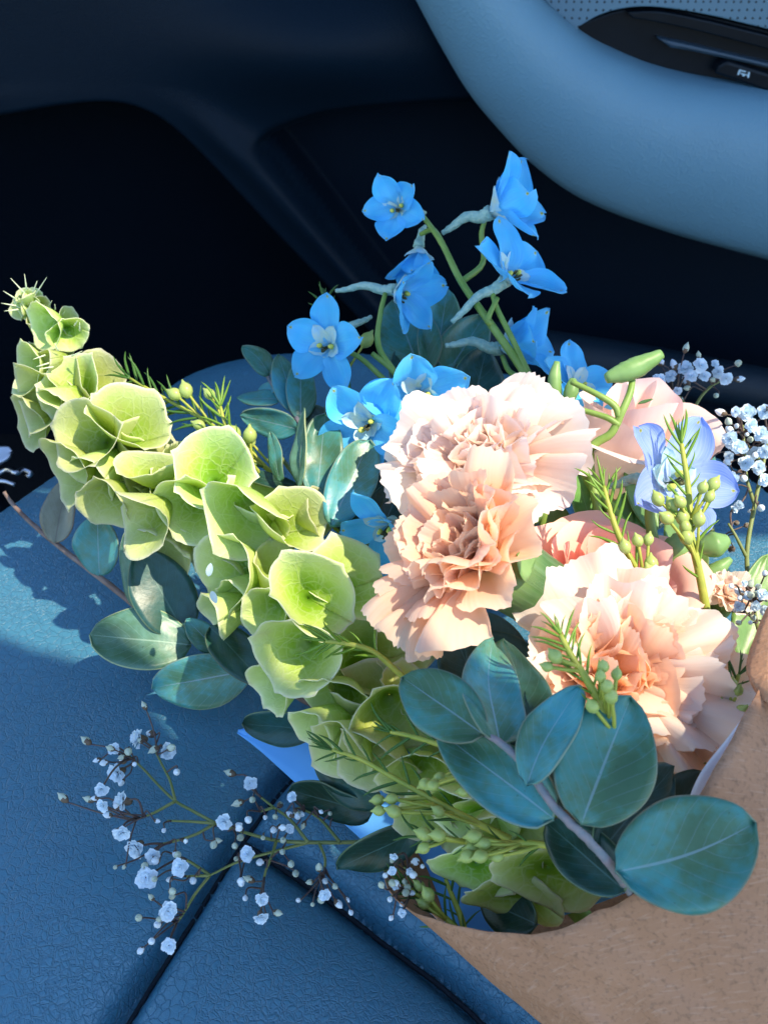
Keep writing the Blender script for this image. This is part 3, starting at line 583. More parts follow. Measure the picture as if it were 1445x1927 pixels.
# ------------------------------------------------------------------ delphiniums
def delph(root, px, py, d, Rpx, ang, tilt, roll=0, el=32, spur=None, mat='blue', seed=0, wid=0.70, pet=None):
    R = Rpx*S(d)*1.06; ax = face_dir(ang, tilt); x, y, z = frame(ax, UP, rad(roll)); C = W(px, py, d); rs = random.Random(seed)
    fl = part(root, 'flower', *tube([C-z*R*0.14, C-z*R*0.05, C+z*R*0.02], R*0.10, R*0.14, 8), M['spur'])
    for k in range(5):
        th = rad(90+72*k)+rs.uniform(-.12, .12); er = x*math.cos(th)+y*math.sin(th)
        e_ = rad(el+rs.uniform(-9, 9)); Lk = R*(1.0+rs.uniform(-.1, .12))
        dirn = er*math.cos(e_)+z*math.sin(e_); nrm = (z*math.cos(e_)-er*math.sin(e_))
        V, F, UV = leaf_mesh(C+dirn*R*0.06, C+dirn*Lk*1.05, R*wid*rs.uniform(.92, 1.12), nrm, cup=.45, curl=.13*rs.uniform(-.4, 1.5), p=1.2, q=.66, wave=.16, seed=seed+k*1.3, nu=16, nv=10, notch=0.05, twist=rs.uniform(-.15, .15))
        part(root, 'sepal', V, F, UV, M[mat], fl)
    if spur:
        E = W(*spur); mid = C.lerp(E, .5)+UP*R*0.10
        pts = smooth_pts([C-z*R*0.02, C.lerp(E, .2), mid, C.lerp(E, .8)+UP*R*.03, E], 6)
        part(root, 'spur', *tube(pts, 0, 0, 9, wob=.12, prof=lambda k: R*(0.125-0.085*k+0.005*math.sin(k*40))), M['spur'], fl)
    # pale centre petals and stamens
    for k, (th, s) in enumerate([(60, .44), (120, .44), (205, .36), (335, .36), (270, .26)]):
        t = rad(th); er = x*math.cos(t)+y*math.sin(t); dirn = er*0.7+z*0.75
        part(root, 'centre_petal', *leaf_mesh(C+er*R*.04, C+dirn*R*s*1.25, R*.30, (z-er*.6).normalized(), .5, .15, 1.2, .5, .1, seed=k+seed, nu=8, nv=6), M['bee'], fl)
    st = []
    for k in range(6):
        a = rs.random()*6.28; q = C+z*R*.26-y*R*.10+(x*math.cos(a)+y*math.sin(a))*R*.09*rs.random()
        st.append(tube([C, C.lerp(q, .8), q, q+z*R*.05], R*.012, R*.022, 5))
    part(root, 'stamens', *join(*st), M['stamen'], fl)
    py_ = []
    for sx in (-1, 1):
        q = C+z*R*.2+x*sx*R*.13-y*R*.02; py_.append(tube([q, q+z*R*.06, q+z*R*.10], R*.06, R*.03, 7))
    part(root, 'pollen', *join(*py_), M['pollen'], fl)
    return C
dm = thing('delphinium_stem', 'tall arching delphinium stem of sky blue flowers against the dark door', 'flower', W(1250, 1250, .33))
part(dm, 'stem', *tube(stemP([(1420, 1700, .29), (1250, 1250, .33), (1130, 980, .352), (1062, 850, .365), (995, 715, .378), (925, 612, .388), (868, 530, .396), (832, 458, .402), (800, 412, .408), (790, 400, .412)]), 0.0025, 0.0009, 10), M['green_stem'])
delph(dm, 752, 392, .405, 72, 200, 24, 20, 44, (800, 400, .43), seed=1)
delph(dm, 788, 462, .418, 78, 268, 82, 0, 60, (800, 425, .43), seed=2)
delph(dm, 742, 545, .402, 88, 335, 58, 10, 48, (632, 547, .41), seed=3)
delph(dm, 922, 400, .400, 108, 22, 60, 40, 54, (832, 438, .41), seed=4)
delph(dm, 950, 528, .390, 98, 40, 46, 15, 36, (850, 606, .39), seed=5)
delph(dm, 940, 655, .402, 100, 14, 62, 40, 50, (838, 650, .40), seed=6)
for p in [[(832, 458, .402), (815, 432, .41), (792, 440, .418)], [(868, 530, .396), (908, 495, .405), (906, 440, .404), (915, 405, .402)], [(1005, 725, .376), (965, 640, .384), (935, 580, .388), (925, 545, .39)],
          [(995, 715, .378), (960, 700, .39), (945, 670, .40)], [(745, 705, .392), (712, 650, .395), (716, 590, .398), (725, 552, .402)], [(925, 612, .388), (918, 600, .386), (936, 560, .388)]]:
    part(dm, 'flower_stalk', *tube(stemP(p), 0.0014, 0.0010, 8), M['green_stem'])
dl = thing('delphinium_stem', 'shorter delphinium stem of blue flowers nestled beside the pale carnation', 'flower', W(1200, 1300, .33))
part(dl, 'stem', *tube(stemP([(1420, 1720, .295), (1200, 1300, .33), (980, 1020, .36), (850, 860, .372), (790, 765, .386), (742, 700, .392), (700, 665, .394)]), 0.0026, 0.0011, 9), M['green_stem'])
part(dl, 'flower_stalk', *tube(stemP([(790, 765, .386), (730, 720, .392), (680, 675, .395), (640, 655, .40)]), 0.0013, 0.0010, 8), M['green_stem'])
delph(dl, 622, 650, .392, 88, 195, 26, -8, 32, (698, 596, .41), seed=7)
delph(dl, 792, 738, .356, 102, 250, 22, 10, 26, seed=8)
delph(dl, 697, 795, .360, 98, 215, 28, 35, 24, seed=9)
delph(dl, 735, 985, .340, 92, 225, 50, 10, 30, seed=10)
dr = thing('delphinium_stem', 'leaning delphinium stem with green buds and pale lilac blue flower by the roses', 'flower', W(1300, 1250, .33))
part(dr, 'stem', *tube(stemP([(1440, 1720, .292), (1300, 1250, .32), (1150, 960, .338), (1062, 850, .344), (1040, 760, .352), (1045, 690, .36)]), 0.0032, 0.0014, 10), M['green_stem'])
delph(dr, 1080, 735, .380, 82, 60, 40, 0, 26, seed=11)
delph(dr, 1250, 912, .316, 128, 40, 26, 48, 26, (1145, 915, .33), mat='pale_blue', seed=12)
part(dr, 'flower_stalk', *tube(stemP([(1130, 990, .335), (1110, 855, .338), (1150, 815, .336), (1170, 775, .335), (1185, 740, .336), (1190, 715, .338)]), 0.0017, 0.0012, 8), M['green_stem'])
part(dr, 'flower_stalk', *tube(stemP([(1165, 785, .335), (1155, 762, .335), (1120, 740, .336), (1075, 718, .34)]), 0.0013, 0.0010, 8), M['green_stem'])
part(dr, 'flower_stalk', *tube(stemP([(1165, 800, .335), (1140, 785, .335), (1090, 770, .338)]), 0.0012, 0.0010, 8), M['green_stem'])
part(dr, 'flower_stalk', *tube(stemP([(1240, 1150, .325), (1232, 1040, .322), (1222, 960, .322), (1240, 915, .322)]), 0.0022, 0.0015, 8), M['green_stem'])
part(dr, 'flower_stalk', *tube(stemP([(1050, 850, .338), (1045, 900, .335), (1025, 965, .334), (1012, 1030, .34)]), 0.0014, 0.0012, 8), M['green_stem'])
def budd(root, pts, d, rp, name='green_bud', mat='calyx'):
    p = smooth_pts([W(x, y, d) for x, y in pts], 6); r = rp*S(d)
    part(root, name, *tube(p, 0, 0, 10, wob=.12, prof=lambda k: r*(0.28+0.72*math.sin(math.pi*(0.12+0.78*k))**1.4)), M[mat])
budd(dr, [(1140, 712), (1175, 700), (1210, 685), (1245, 665)], .336, 21)
budd(dr, [(1000, 985), (1010, 955), (1015, 920)], .335, 20); budd(dr, [(1050, 760), (1043, 720), (1048, 680)], .352, 13)
budd(dr, [(1065, 765), (1075, 735), (1078, 712)], .350, 14); budd(dr, [(1315, 1030), (1345, 1025), (1370, 1015)], .312, 24); budd(dr, [(1320, 1085), (1350, 1070), (1375, 1052)], .315, 14)
budd(dr, [(1255, 1060), (1275, 1030), (1300, 1005)], .318, 26)
for b_, t_, wd in [((1140, 1010), (1230, 985), 90), ((1115, 1010), (1090, 870), 60), ((1180, 880), (1240, 1000), 60), ((1250, 1130), (1330, 1040), 70), ((1200, 760), (1226, 748), 10), ((1290, 1120), (1270, 960), 60), ((1150, 1080), (1180, 930), 70), ((1060, 1060), (1040, 930), 70)]:
    part(dr, 'leaf', *leaf_mesh(W(*b_, .342), W(*t_, .336), wd*S(.335), face_dir(70, 30), .2, .1, seed=b_[0]), M['delph_leaf'], solid=.0003)

# ------------------------------------------------------------------ carnations
def carnation(name, label, px, py, d, Rpx, ang, tilt, mats, seed, npet=46, stem_to=None, flat=1.0, el_out=(-18, 8), calyx=True, roll=0, droop=()):
    rs = random.Random(seed); R = Rpx*S(d); ax = face_dir(ang, tilt); x, y, z = frame(ax, UP, rad(roll)); C = W(px, py, d)-ax*R*0.55
    root = thing(name, label, 'flower', C-ax*R*0.9)
    for k in range(npet):
        q = k/(npet-1); ph = k*2.39996+rs.uniform(-.25, .25)
        er = x*math.cos(ph)+y*math.sin(ph); et = y*math.cos(ph)-x*math.sin(ph)
        elv = rad((el_out[0]+rs.random()*(el_out[1]-el_out[0]))*(1-q)+(82+rs.uniform(-14, 14))*q**0.8*1.0)
        Lk = R*(1.10-0.34*q)*rs.uniform(.86, 1.1); wid = Lk*(0.70-0.20*q)*rs.uniform(.85, 1.15)
        elv += rad(rs.uniform(-16, 16))*(1 if q > .2 else .4)
        if k < len(droop): ph, Lk, elv, wid = droop[k][0], R*droop[k][1], rad(droop[k][2]), R*droop[k][3]; er = x*math.cos(ph)+y*math.sin(ph); et = y*math.cos(ph)-x*math.sin(ph)
        fr = rs.uniform(.8, 1.6); p0 = rs.random()*6.28; amp = Lk*rs.uniform(.07, .13); sd = seed*17+k*3.7
        nst = 12; prof = []; r_, z_ = R*0.05, 0.0; prof.append((r_, z_, rad(84)))
        for i in range(nst):
            t = (i+.5)/nst; th = rad(84)+(elv-rad(84))*min(1, t*1.5)**1.1
            if t > .8 and q < .6: th -= rad(22)*(t-.8)*5*rs.uniform(.6, 1.2)
            r_ += math.cos(th)*Lk/nst; z_ += math.sin(th)*Lk/nst; prof.append((r_, z_, th))
        def f(u, v):
            s = v*2-1
            ser = 0.020*abs(((s*11+p0) % 1.0)-.5)*2+0.06*noise.noise(Vector((s*4, sd, 0)))+.022*noise.noise(Vector((s*11, sd, 4)))
            te_ = u*(1-0.30*abs(s)**2.6)-(ser*u**8 if u > .5 else 0)
            kk = max(0, te_)*nst; i = min(int(kk), nst-1); g = kk-i
            a, b = prof[i], prof[i+1]; rr = a[0]+(b[0]-a[0])*g; zz = a[1]+(b[1]-a[1])*g; th = a[2]+(b[2]-a[2])*g
            ww = wid*(0.07+0.93*te_**1.15)
            N_ = z*math.cos(th)-er*math.sin(th)
            ruf = amp*(te_**1.8)*(math.sin(fr*math.pi*s*1.6+p0)+0.16*math.sin(fr*math.pi*s*3.1+p0*2.1))
            ruf += Lk*0.30*(te_**1.3)*noise.noise(Vector((s*1.6, te_*1.4, sd)))+Lk*0.035*te_**4*noise.noise(Vector((s*6, te_*3, sd+9)))
            ruf += (0.32*ww*s*s if q > .25 else 0.06*ww*s*s)
            sw = Lk*0.10*te_**2*noise.noise(Vector((s*1.1, te_, sd+4)))
            return C+er*(rr+sw)+z*(zz*flat)+et*(s*ww*(0.98-.12*abs(s)))+N_*ruf
        V, F, UV = grid(16, 46, f)
        m = mats[1] if k < len(droop) else mats[0] if q > .45 else (mats[1] if rs.random() < .75 else mats[0])
        part(root, 'petal', V, F, UV, M[m])
    if calyx:
        pts = [C+ax*(R*(.12-1.1*k/10)) for k in range(11)]
        prf = lambda k: R*(0.36 if k < .1 else 0.36-0.05*k if k < .75 else 0.32-.9*(k-.75))
        c = part(root, 'calyx', *tube(pts, 0, 0, 16, wob=.04, prof=prf), M['calyx_striped'])
        for k in range(5):
            a = k*1.2566; er = x*math.cos(a)+y*math.sin(a)
            part(root, 'calyx_tooth', *leaf_mesh(C+er*R*.345, C+er*R*.44+ax*R*.34, R*.3, er, .2, -.05, .7, .7, nu=8, nv=4), M['calyx'], c, solid=.0003)
        E = W(*stem_to) if stem_to else HND
        b0 = C-ax*R*.95
        part(root, 'stem', *tube(smooth_pts([b0, b0-ax*R*.6+(E-b0)*.1, b0.lerp(E, .5), E], 6), .0024, .0022, 8), M['green_stem'])
    return root
carnation('carnation', 'blush white ruffled carnation below the blue delphiniums, behind the peach one', 895, 845, .312, 215, 118, 38, ('carn_pale', 'carn_pale'), 21, 44, flat=.85, droop=[(0.25, 1.25, -5, .6)])
carnation('carnation', 'sunlit peach carnation turned sideways with its green calyx showing', 868, 1020, .272, 222, 148, 56, ('carn', 'carn'), 5, 46, el_out=(-16, 14), flat=1.0, droop=[(-1.75, 1.35, 5, .42), (-2.2, 1.25, 10, .42), (-1.35, 1.2, 0, .42), (-2.7, 1.1, 10, .45)])
carnation('carnation', 'wide peach and cream carnation with drooping cream petals beside the paper', 1172, 1260, .264, 252, 75, 22, ('carn', 'carn_cream'), 9, 48, flat=.8, el_out=(-24, 4), droop=[(-.80, 1.5, 0, .55), (-.35, 1.3, 12, .75), (.12, 1.25, 10, .7), (-1.15, 1.35, -8, .65), (.6, 1.12, 15, .75), (-.6, 1.2, 25, .6)])
carnation('carnation', 'small cream carnation half hidden behind the paper flap', 1375, 1115, .305, 62, 80, 40, ('carn_cream', 'carn_cream'), 13, 26)

# ------------------------------------------------------------------ roses
def rose(label, px, py, d, Rpx, ang, tilt, mat, seed, npet=18, openness=1.0, hgt=1.0, pnt=1.0):
    rs = random.Random(seed); R = Rpx*S(d); ax = face_dir(ang, tilt); x, y, z = frame(ax); C = W(px, py, d)-ax*R*.5
    root = thing('rose', label, 'flower', C-ax*R*.4)
    for k in range(npet):
        q = k/(npet-1); ph = k*2.39996+rs.uniform(-.2, .2); rad0 = R*(0.10+0.80*q**.9)*openness; H = R*hgt*(1.12-0.30*q)*rs.uniform(.95, 1.05)
        span = 1.55-.55*q; fl_ = q**1.6; sd = seed+k*2.3; pt = rs.uniform(.06, .16)*pnt
        def f(u, v):
            s = v*2-1; top = u*(1-.24*abs(s)**2.6+pt*max(0, 1-abs(s)*3.2)*.8)
            rr = rad0*(0.22+0.78*math.sin(min(1, top*1.15)*math.pi*.5)**.8)
            cur = max(0, top-.72)/.28
            rr += R*(.28*fl_)*cur**1.6*(1+.15*math.sin(s*3+sd)); zz = H*(top-.18*fl_*cur**2)
            rr *= 1+.10*noise.noise(Vector((s*1.2, top*1.5, sd)))
            a = ph+s*span*(.35+.65*math.sin(min(1, top)*math.pi*.55))
            zz += .05*R*noise.noise(Vector((s*2, top*2, sd+3)))
            return C+(x*math.cos(a)+y*math.sin(a))*rr+z*zz
        part(root, 'petal', *grid(14, 18, f), M[mat])
    part(root, 'hip', *tube([C-ax*R*(-.06+.05*k) for k in range(8)], 0, 0, 10, prof=lambda k: R*(.22*math.sin(math.pi*(.35+.6*k))+.02)), M['calyx'])
    for k in range(5):
        a = k*1.2566+.4; er = x*math.cos(a)+y*math.sin(a)
        part(root, 'green_sepal', *leaf_mesh(C, C+er*R*.7+ax*R*.25, R*.22, ax, .3, .1, .7, .8, nu=8, nv=4), M['delph_leaf'], solid=.0003)
    b0 = C-ax*R*.28
    part(root, 'stem', *tube(smooth_pts([b0, b0-ax*R*.5+(HND-b0)*.12, b0.lerp(HND, .6), HND], 6), .0026, .0026, 8), M['green_stem'])
rose('salmon pink rose tucked behind the wide peach carnation', 1128, 1100, .312, 170, 92, 52, 'rose', 31, 14)
rose('pale blush rose with pointed petals rising behind the lilac delphinium flower', 1180, 845, .366, 190, 80, 62, 'rose_pale', 37, 9, .95, 1.1, .5)

# ------------------------------------------------------------------ leafy branches
def branch(label, twig, leaves, tm='grey_twig', r=(.0012, .0008), name='eucalyptus_branch'):
    root = thing(name, label, 'foliage', W(*twig[0]))
    part(root, 'twig', *tube(stemP(twig), r[0], r[1], 10, wob=.35), M[tm])
    for i, l in enumerate(leaves):
        (bx, by, bd), (tx, ty, td), wp, mt = l[:4]; kw = l[4] if len(l) > 4 else {}
        fa, ft = kw.get('face', (90, 20))
        B, Tp = W(bx, by, bd), W(tx, ty, td)
        part(root, 'leaf', *leaf_mesh(B, Tp, wp*S((bd+td)/2), face_dir(fa, ft), kw.get('cup', .18), kw.get('curl', .05), kw.get('p', .82), kw.get('q', .6), kw.get('wave', .075), kw.get('twist', 0), seed=i*1.9+bx*.01, nu=22, nv=10, side_bend=kw.get('bend', 0)), M[mt], solid=.0005)
    return root
branch('large teal leaved eucalyptus branch lying across the front of the paper', [(1330, 1900, .262), (1230, 1745, .246), (1162, 1645, .218), (1105, 1580, .214), (1048, 1525, .215), (1015, 1480, .217), (985, 1440, .219), (950, 1405, .222), (912, 1380, .226)], [
    ((912, 1384, .226), (754, 1272, .238), 124, 'euc', {'face': (100, 18), 'p': .95, 'q': .55}),
    ((940, 1402, .224), (930, 1196, .250), 118, 'euc', {'face': (60, 25), 'p': .7, 'q': .55, 'bend': -.05}),
    ((955, 1408, .232), (952, 1195, .258), 130, 'euc_dark', {'face': (60, 25), 'p': .7, 'q': .55, 'bend': .1}),
    ((990, 1478, .216), (1092, 1288, .226), 98, 'euc', {'face': (150, 30), 'p': .9, 'q': .6, 'bend': -.04, 'cup': .3}),
    ((1092, 1552, .213), (1190, 1308, .226), 190, 'euc', {'face': (110, 14), 'p': .86, 'q': .6}),
    ((1042, 1542, .219), (820, 1370, .236), 128, 'euc', {'face': (100, 24), 'p': .75, 'q': .6}),
    ((1158, 1640, .212), (1424, 1548, .212), 208, 'euc', {'face': (100, 22), 'p': .98, 'q': .56, 'bend': .05}),
    ((1176, 1678, .222), (1025, 1545, .236), 110, 'euc_dark', {'face': (110, 26), 'p': .9, 'q': .55}),
    ((1120, 1612, .228), (1275, 1440, .245), 128, 'euc_dark', {'face': (60, 26), 'p': .85, 'q': .6}),
    ((1180, 1640, .232), (1330, 1450, .252), 120, 'euc_dark', {'face': (60, 26)})])
sd0 = .392
branch('thin brown twig of oval eucalyptus leaves trailing over the seat leather', [(760, 1420, .330), (600, 1330, .350), (480, 1265, .366), (400, 1222, .376), (290, 1165, .388), (205, 1100, .398), (120, 1035, .410), (60, 985, .420), (25, 950, .428), (8, 926, .430)], [
    ((104, 1022, .410), (122, 900, .412), 82, 'euc_brown', {'face': (200, 25)}),
    ((188, 1084, .400), (180, 972, .394), 96, 'euc', {'face': (120, 22), 'p': 1.05, 'q': .5}),
    ((272, 1156, .390), (232, 1000, .384), 48, 'euc_green', {'face': (180, 45), 'bend': -.12, 'cup': .4}),
    ((345, 1190, .378), (262, 1035, .372), 120, 'euc_dark', {'face': (70, 30), 'q': .55}),
    ((360, 1214, .374), (168, 1192, .366), 122, 'euc_green', {'face': (100, 26), 'p': .98, 'q': .5}),
    ((470, 1262, .366), (284, 1300, .368), 112, 'euc', {'face': (260, 20), 'p': .95, 'q': .5}),
    ((395, 1180, .352), (505, 1290, .345), 80, 'euc_dark', {'face': (40, 30), 'q': .55}),
    ((410, 1225, .372), (350, 1165, .372), 50, 'euc', {}),
    ((590, 1372, .334), (454, 1366, .338), 80, 'euc_dark', {'face': (250, 24), 'p': .95, 'q': .5}),
    ((720, 1512, .300), (588, 1435, .312), 92, 'euc_dark', {'face': (230, 26), 'p': .95, 'q': .5}),
    ((700, 1530, .306), (540, 1492, .318), 84, 'euc_dark', {'face': (250, 22), 'p': .9, 'q': .5}),
    ((788, 1562, .292), (634, 1640, .300), 92, 'euc_dark', {'face': (260, 24), 'p': .9, 'q': .55})], 'brown_twig', (.0019, .0008))
branch('upright cluster of long oval teal leaves between bells and carnation', [(1000, 1400, .32), (800, 1150, .345), (690, 1030, .352), (620, 960, .358), (560, 900, .362), (520, 850, .368)], [
    ((596, 940, .352), (612, 776, .362), 80, 'euc', {'face': (80, 20), 'p': 1.1, 'q': .45}),
    ((622, 990, .344), (698, 826, .354), 92, 'euc', {'face': (40, 24), 'p': 1.1, 'q': .48}),
    ((562, 918, .354), (567, 766, .360), 44, 'euc_green', {'face': (190, 45), 'cup': .35, 'p': .9, 'q': .7}),
    ((528, 905, .358), (506, 812, .362), 34, 'euc', {'face': (180, 40)}),
    ((640, 1000, .360), (720, 860, .372), 90, 'euc_dark', {}),
    ((700, 1040, .356), (760, 900, .366), 100, 'euc_dark', {}),
    ((560, 915, .362), (440, 888, .366), 30, 'euc_dark', {}),
    ((740, 1090, .348), (700, 960, .360), 90, 'euc_dark', {}),
    ((880, 1240, .330), (800, 1130, .340), 100, 'euc_dark', {}),
    ((900, 1300, .322), (850, 1180, .332), 110, 'euc_dark', {}),
    ((960, 1280, .325), (900, 1150, .335), 110, 'euc_dark', {})], 'olive_stem')
branch('small teal leaved sprig against the far edge of the seat', [(800, 1100, .37), (660, 900, .385), (590, 830, .392), (545, 768, .398), (520, 735, .402), (500, 702, .405)], [
    ((506, 706, .404), (457, 650, .404), 48, 'euc', {'face': (40, 30), 'bend': .1}),
    ((560, 778, .398), (525, 664, .404), 66, 'euc', {'face': (30, 25)}),
    ((565, 790, .396), (568, 672, .404), 60, 'euc', {'face': (30, 25)}),
    ((528, 752, .400), (446, 746, .400), 46, 'euc', {'face': (100, 40)}),
    ((560, 806, .396), (450, 784, .398), 62, 'euc', {'face': (260, 30)}),
    ((520, 730, .402), (485, 735, .405), 30, 'euc', {}),
    ((640, 850, .392), (575, 760, .40), 70, 'euc_dark', {}),
    ((660, 820, .392), (640, 730, .402), 80, 'euc_dark', {})])
branch('broad dusky teal leaves standing behind the delphinium stem', [(1100, 1100, .37), (900, 850, .395), (815, 745, .41), (800, 700, .414)], [
    ((795, 712, .412), (738, 560, .425), 120, 'euc', {'face': (120, 25)}),
    ((815, 715, .412), (845, 540, .428), 90, 'euc', {'face': (60, 30)}),
    ((830, 720, .412), (915, 590, .424), 96, 'euc', {'face': (40, 25)}),
    ((800, 760, .408), (760, 640, .418), 100, 'euc_dark', {}),
    ((880, 800, .404), (920, 650, .418), 110, 'euc_dark', {'face': (50, 30)}),
    ((960, 860, .398), (1010, 720, .41), 110, 'euc_dark', {'face': (50, 30)}),
    ((1200, 1000, .385), (1260, 850, .395), 100, 'euc_dark', {'face': (50, 30)}),
    ((1300, 920, .38), (1338, 840, .39), 60, 'euc', {'face': (50, 30)})])
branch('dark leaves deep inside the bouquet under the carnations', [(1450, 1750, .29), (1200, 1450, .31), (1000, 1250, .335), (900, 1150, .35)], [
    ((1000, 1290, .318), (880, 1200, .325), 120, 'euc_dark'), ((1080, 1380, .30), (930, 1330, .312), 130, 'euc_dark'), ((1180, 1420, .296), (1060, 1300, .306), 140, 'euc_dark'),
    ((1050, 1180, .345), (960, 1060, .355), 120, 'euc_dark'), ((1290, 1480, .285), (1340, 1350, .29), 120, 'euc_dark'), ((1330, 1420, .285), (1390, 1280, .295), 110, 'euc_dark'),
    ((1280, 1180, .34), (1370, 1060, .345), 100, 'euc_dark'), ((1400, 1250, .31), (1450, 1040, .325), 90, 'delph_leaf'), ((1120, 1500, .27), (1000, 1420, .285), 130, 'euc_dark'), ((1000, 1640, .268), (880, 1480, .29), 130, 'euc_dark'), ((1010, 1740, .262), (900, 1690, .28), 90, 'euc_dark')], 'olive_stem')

# ------------------------------------------------------------------ waxflower sprigs
def bud_mesh(name, mats, tip=.25, n=9):
    pr = [(0.0, .25), (.12, .62), (.3, .92), (.5, 1.0), (.7, .86), (.85, .55), (.94, .30), (1.0+tip, .10)]
    if len(mats) > 1: pr = [(h*1.35, r) for h, r in pr]
    V, F, mi = [], [], []
    for h, r in pr:
        for j in range(n): a = 2*math.pi*j/n; V.append(Vector((r*math.cos(a)*.4, r*math.sin(a)*.4, h)))
    for i in range(len(pr)-1):
        for j in range(n): F.append((i*n+j, i*n+(j+1) % n, (i+1)*n+(j+1) % n, (i+1)*n+j)); mi.append(1 if (len(mats) > 1 and (i < 2 or (i == 2 and j % 3))) else 0)
    F.append(tuple(range(n))[::-1]); mi.append(len(mats)-1); F.append(tuple((len(pr)-1)*n+j for j in range(n))); mi.append(0)
    return make_mesh(name, V, F, [(0, 0)]*len(V), mats=mats, midx=mi)
BUD = bud_mesh('bud', [M['bud']], .12)
def needle_mesh(mat):
    pts = smooth_pts([Vector((0, 0, 0)), Vector((.03, 0, .35)), Vector((.08, 0, .7)), Vector((.2, 0, 1.0))], 3)
    V, F, UV = tube(pts, 0, 0, 5, prof=lambda k: .047*(0.55+.45*math.sin(math.pi*min(1, k*1.1+.1)))*(1 if k < .85 else (1-k)*6+.1))
    return make_mesh('needle_leaf', V, F, UV, M[mat])
NEED = {k: needle_mesh(k) for k in ('needle', 'needle_dark')}
def orient(p, dirv, scale, spin):
    z = dirv.normalized(); x = z.orthogonal().normalized(); y = z.cross(x); c, s = math.cos(spin), math.sin(spin)
    x2 = x*c+y*s; y2 = y*c-x*s
    return Matrix.Translation(p) @ Matrix((x2, y2, z)).transposed().to_4x4() @ Matrix.Diagonal((scale, scale, scale, 1))
def wax(label, pts, buds=(), nn=14, seed=0, mt='needle', start=.3, ln=52, tuft=4, rscale=1):
    rs = random.Random(seed+100); root = thing('waxflower_sprig', label, 'flower', W(*pts[0])); sp = stemP(pts)
    part(root, 'stem', *tube(sp, .0011*rscale, .0006*rscale, 7), M['wax_stem'])
    n = len(sp); dm_ = sum(p[2] for p in pts)/len(pts)
    for k in range(nn):
        t = start+(1-start)*k/max(1, nn-1); f = t*(n-1); i = min(int(f), n-2); p = sp[i].lerp(sp[i+1], f-i); tg = (sp[i+1]-sp[i]).normalized()
        sd = tg.cross(-FW).normalized()*(1 if k % 2 else -1)
        dv = tg*rs.uniform(.6, 1.1)+sd*rs.uniform(.35, .8)-FW*rs.uniform(-.3, .4)
        inst(root, 'needle_leaf', NEED[mt], orient(p, dv, ln*S(dm_)*rs.uniform(.6, 1.15), rs.random()*6.28))
    for k in range(tuft):
        tg = (sp[-1]-sp[-3]).normalized(); dv = tg+Vector((rs.uniform(-.3, .3), rs.uniform(-.3, .3), rs.uniform(-.3, .3)))
        inst(root, 'needle_leaf', NEED[mt], orient(sp[-1], dv, ln*S(dm_)*rs.uniform(.6, 1.0), rs.random()*6.28))
    for (bx, by) in buds:
        near = min(range(n), key=lambda i: (project(sp[i])[0]-bx)**2+(project(sp[i])[1]-by)**2)
        d = project(sp[near])[2]-rs.uniform(.002, .007); B = W(bx, by, d); j = max(0, near-5)
        st = smooth_pts([sp[j], sp[j].lerp(B, .5)-FW*.001, B], 4)
        part(root, 'bud_stalk', *tube(st, .00055, .0005, 5), M['wax_stem'])
        dv = (B-sp[j]).normalized()+Vector((rs.uniform(-.25, .25),)*3); s = 30*S(d)*rs.uniform(.85, 1.15)
        inst(root, 'bud', BUD, orient(B-dv.normalized()*s*.45, dv, s, rs.random()*6))
    return root
def project(p):
    r = p-CAM; d = r.dot(FW); return 722.5+r.dot(RX)/d/T*722.5, 963.5-r.dot(UP)/d/T*722.5, d
wax('feathery waxflower sprig poking out above the bells toward the door', [(640, 1000, .362), (500, 880, .372), (400, 800, .378), (320, 755, .384), (245, 712, .390)], [(330, 742), (350, 735), (395, 742), (412, 828), (375, 800), (440, 815), (470, 830)], 34, 1, 'needle_dark', .25, 62)
wax('short bright waxflower tuft standing behind the large open bell', [(500, 905, .366), (455, 850, .366), (425, 800, .366), (415, 765, .368)], [(470, 820), (460, 850)], 10, 2, 'needle', .35, 62)
wax('slim waxflower tip crossing the dark bell interior', [(900, 1400, .29), (760, 1275, .282), (700, 1225, .278), (640, 1210, .276), (612, 1207, .276)], [], 14, 3, 'needle', .42, 62, 4)
wax('waxflower sprig under the teal leaves, its tip over the lowest bells', [(1060, 1540, .238), (950, 1460, .246), (850, 1410, .254), (770, 1385, .26), (735, 1378, .262)], [(800, 1475), (828, 1464), (815, 1478), (880, 1470), (872, 1490), (930, 1500), (945, 1506)], 14, 4, 'needle_dark', .3, 66)
wax('waxflower sprig with paired green buds over the pale veined bells', [(960, 1580, .256), (860, 1530, .262), (760, 1475, .268), (680, 1430, .272), (625, 1412, .274)], [(738, 1504), (714, 1526), (742, 1528), (712, 1506), (826, 1528)], 16, 5, 'needle_dark', .2, 66)
wax('waxflower sprig with a cluster of fat buds beside the kraft edge', [(1140, 1620, .236), (1020, 1590, .244), (920, 1588, .25), (840, 1580, .256), (790, 1575, .26)], [(893, 1574), (912, 1588), (888, 1598), (880, 1612), (905, 1612), (936, 1612), (798, 1596), (826, 1572), (798, 1570)], 14, 6, 'needle_dark', .25, 62)
wax('waxflower sprig resting on the face of the wide peach carnation', [(1170, 1420, .226), (1140, 1345, .225), (1105, 1280, .225), (1075, 1235, .226), (1055, 1195, .228)], [(1030, 1255), (1045, 1236), (1130, 1274), (1142, 1292), (1160, 1270), (1135, 1255), (1115, 1330), (1150, 1312)], 18, 7, 'needle', .3, 62, 4, 1.2)
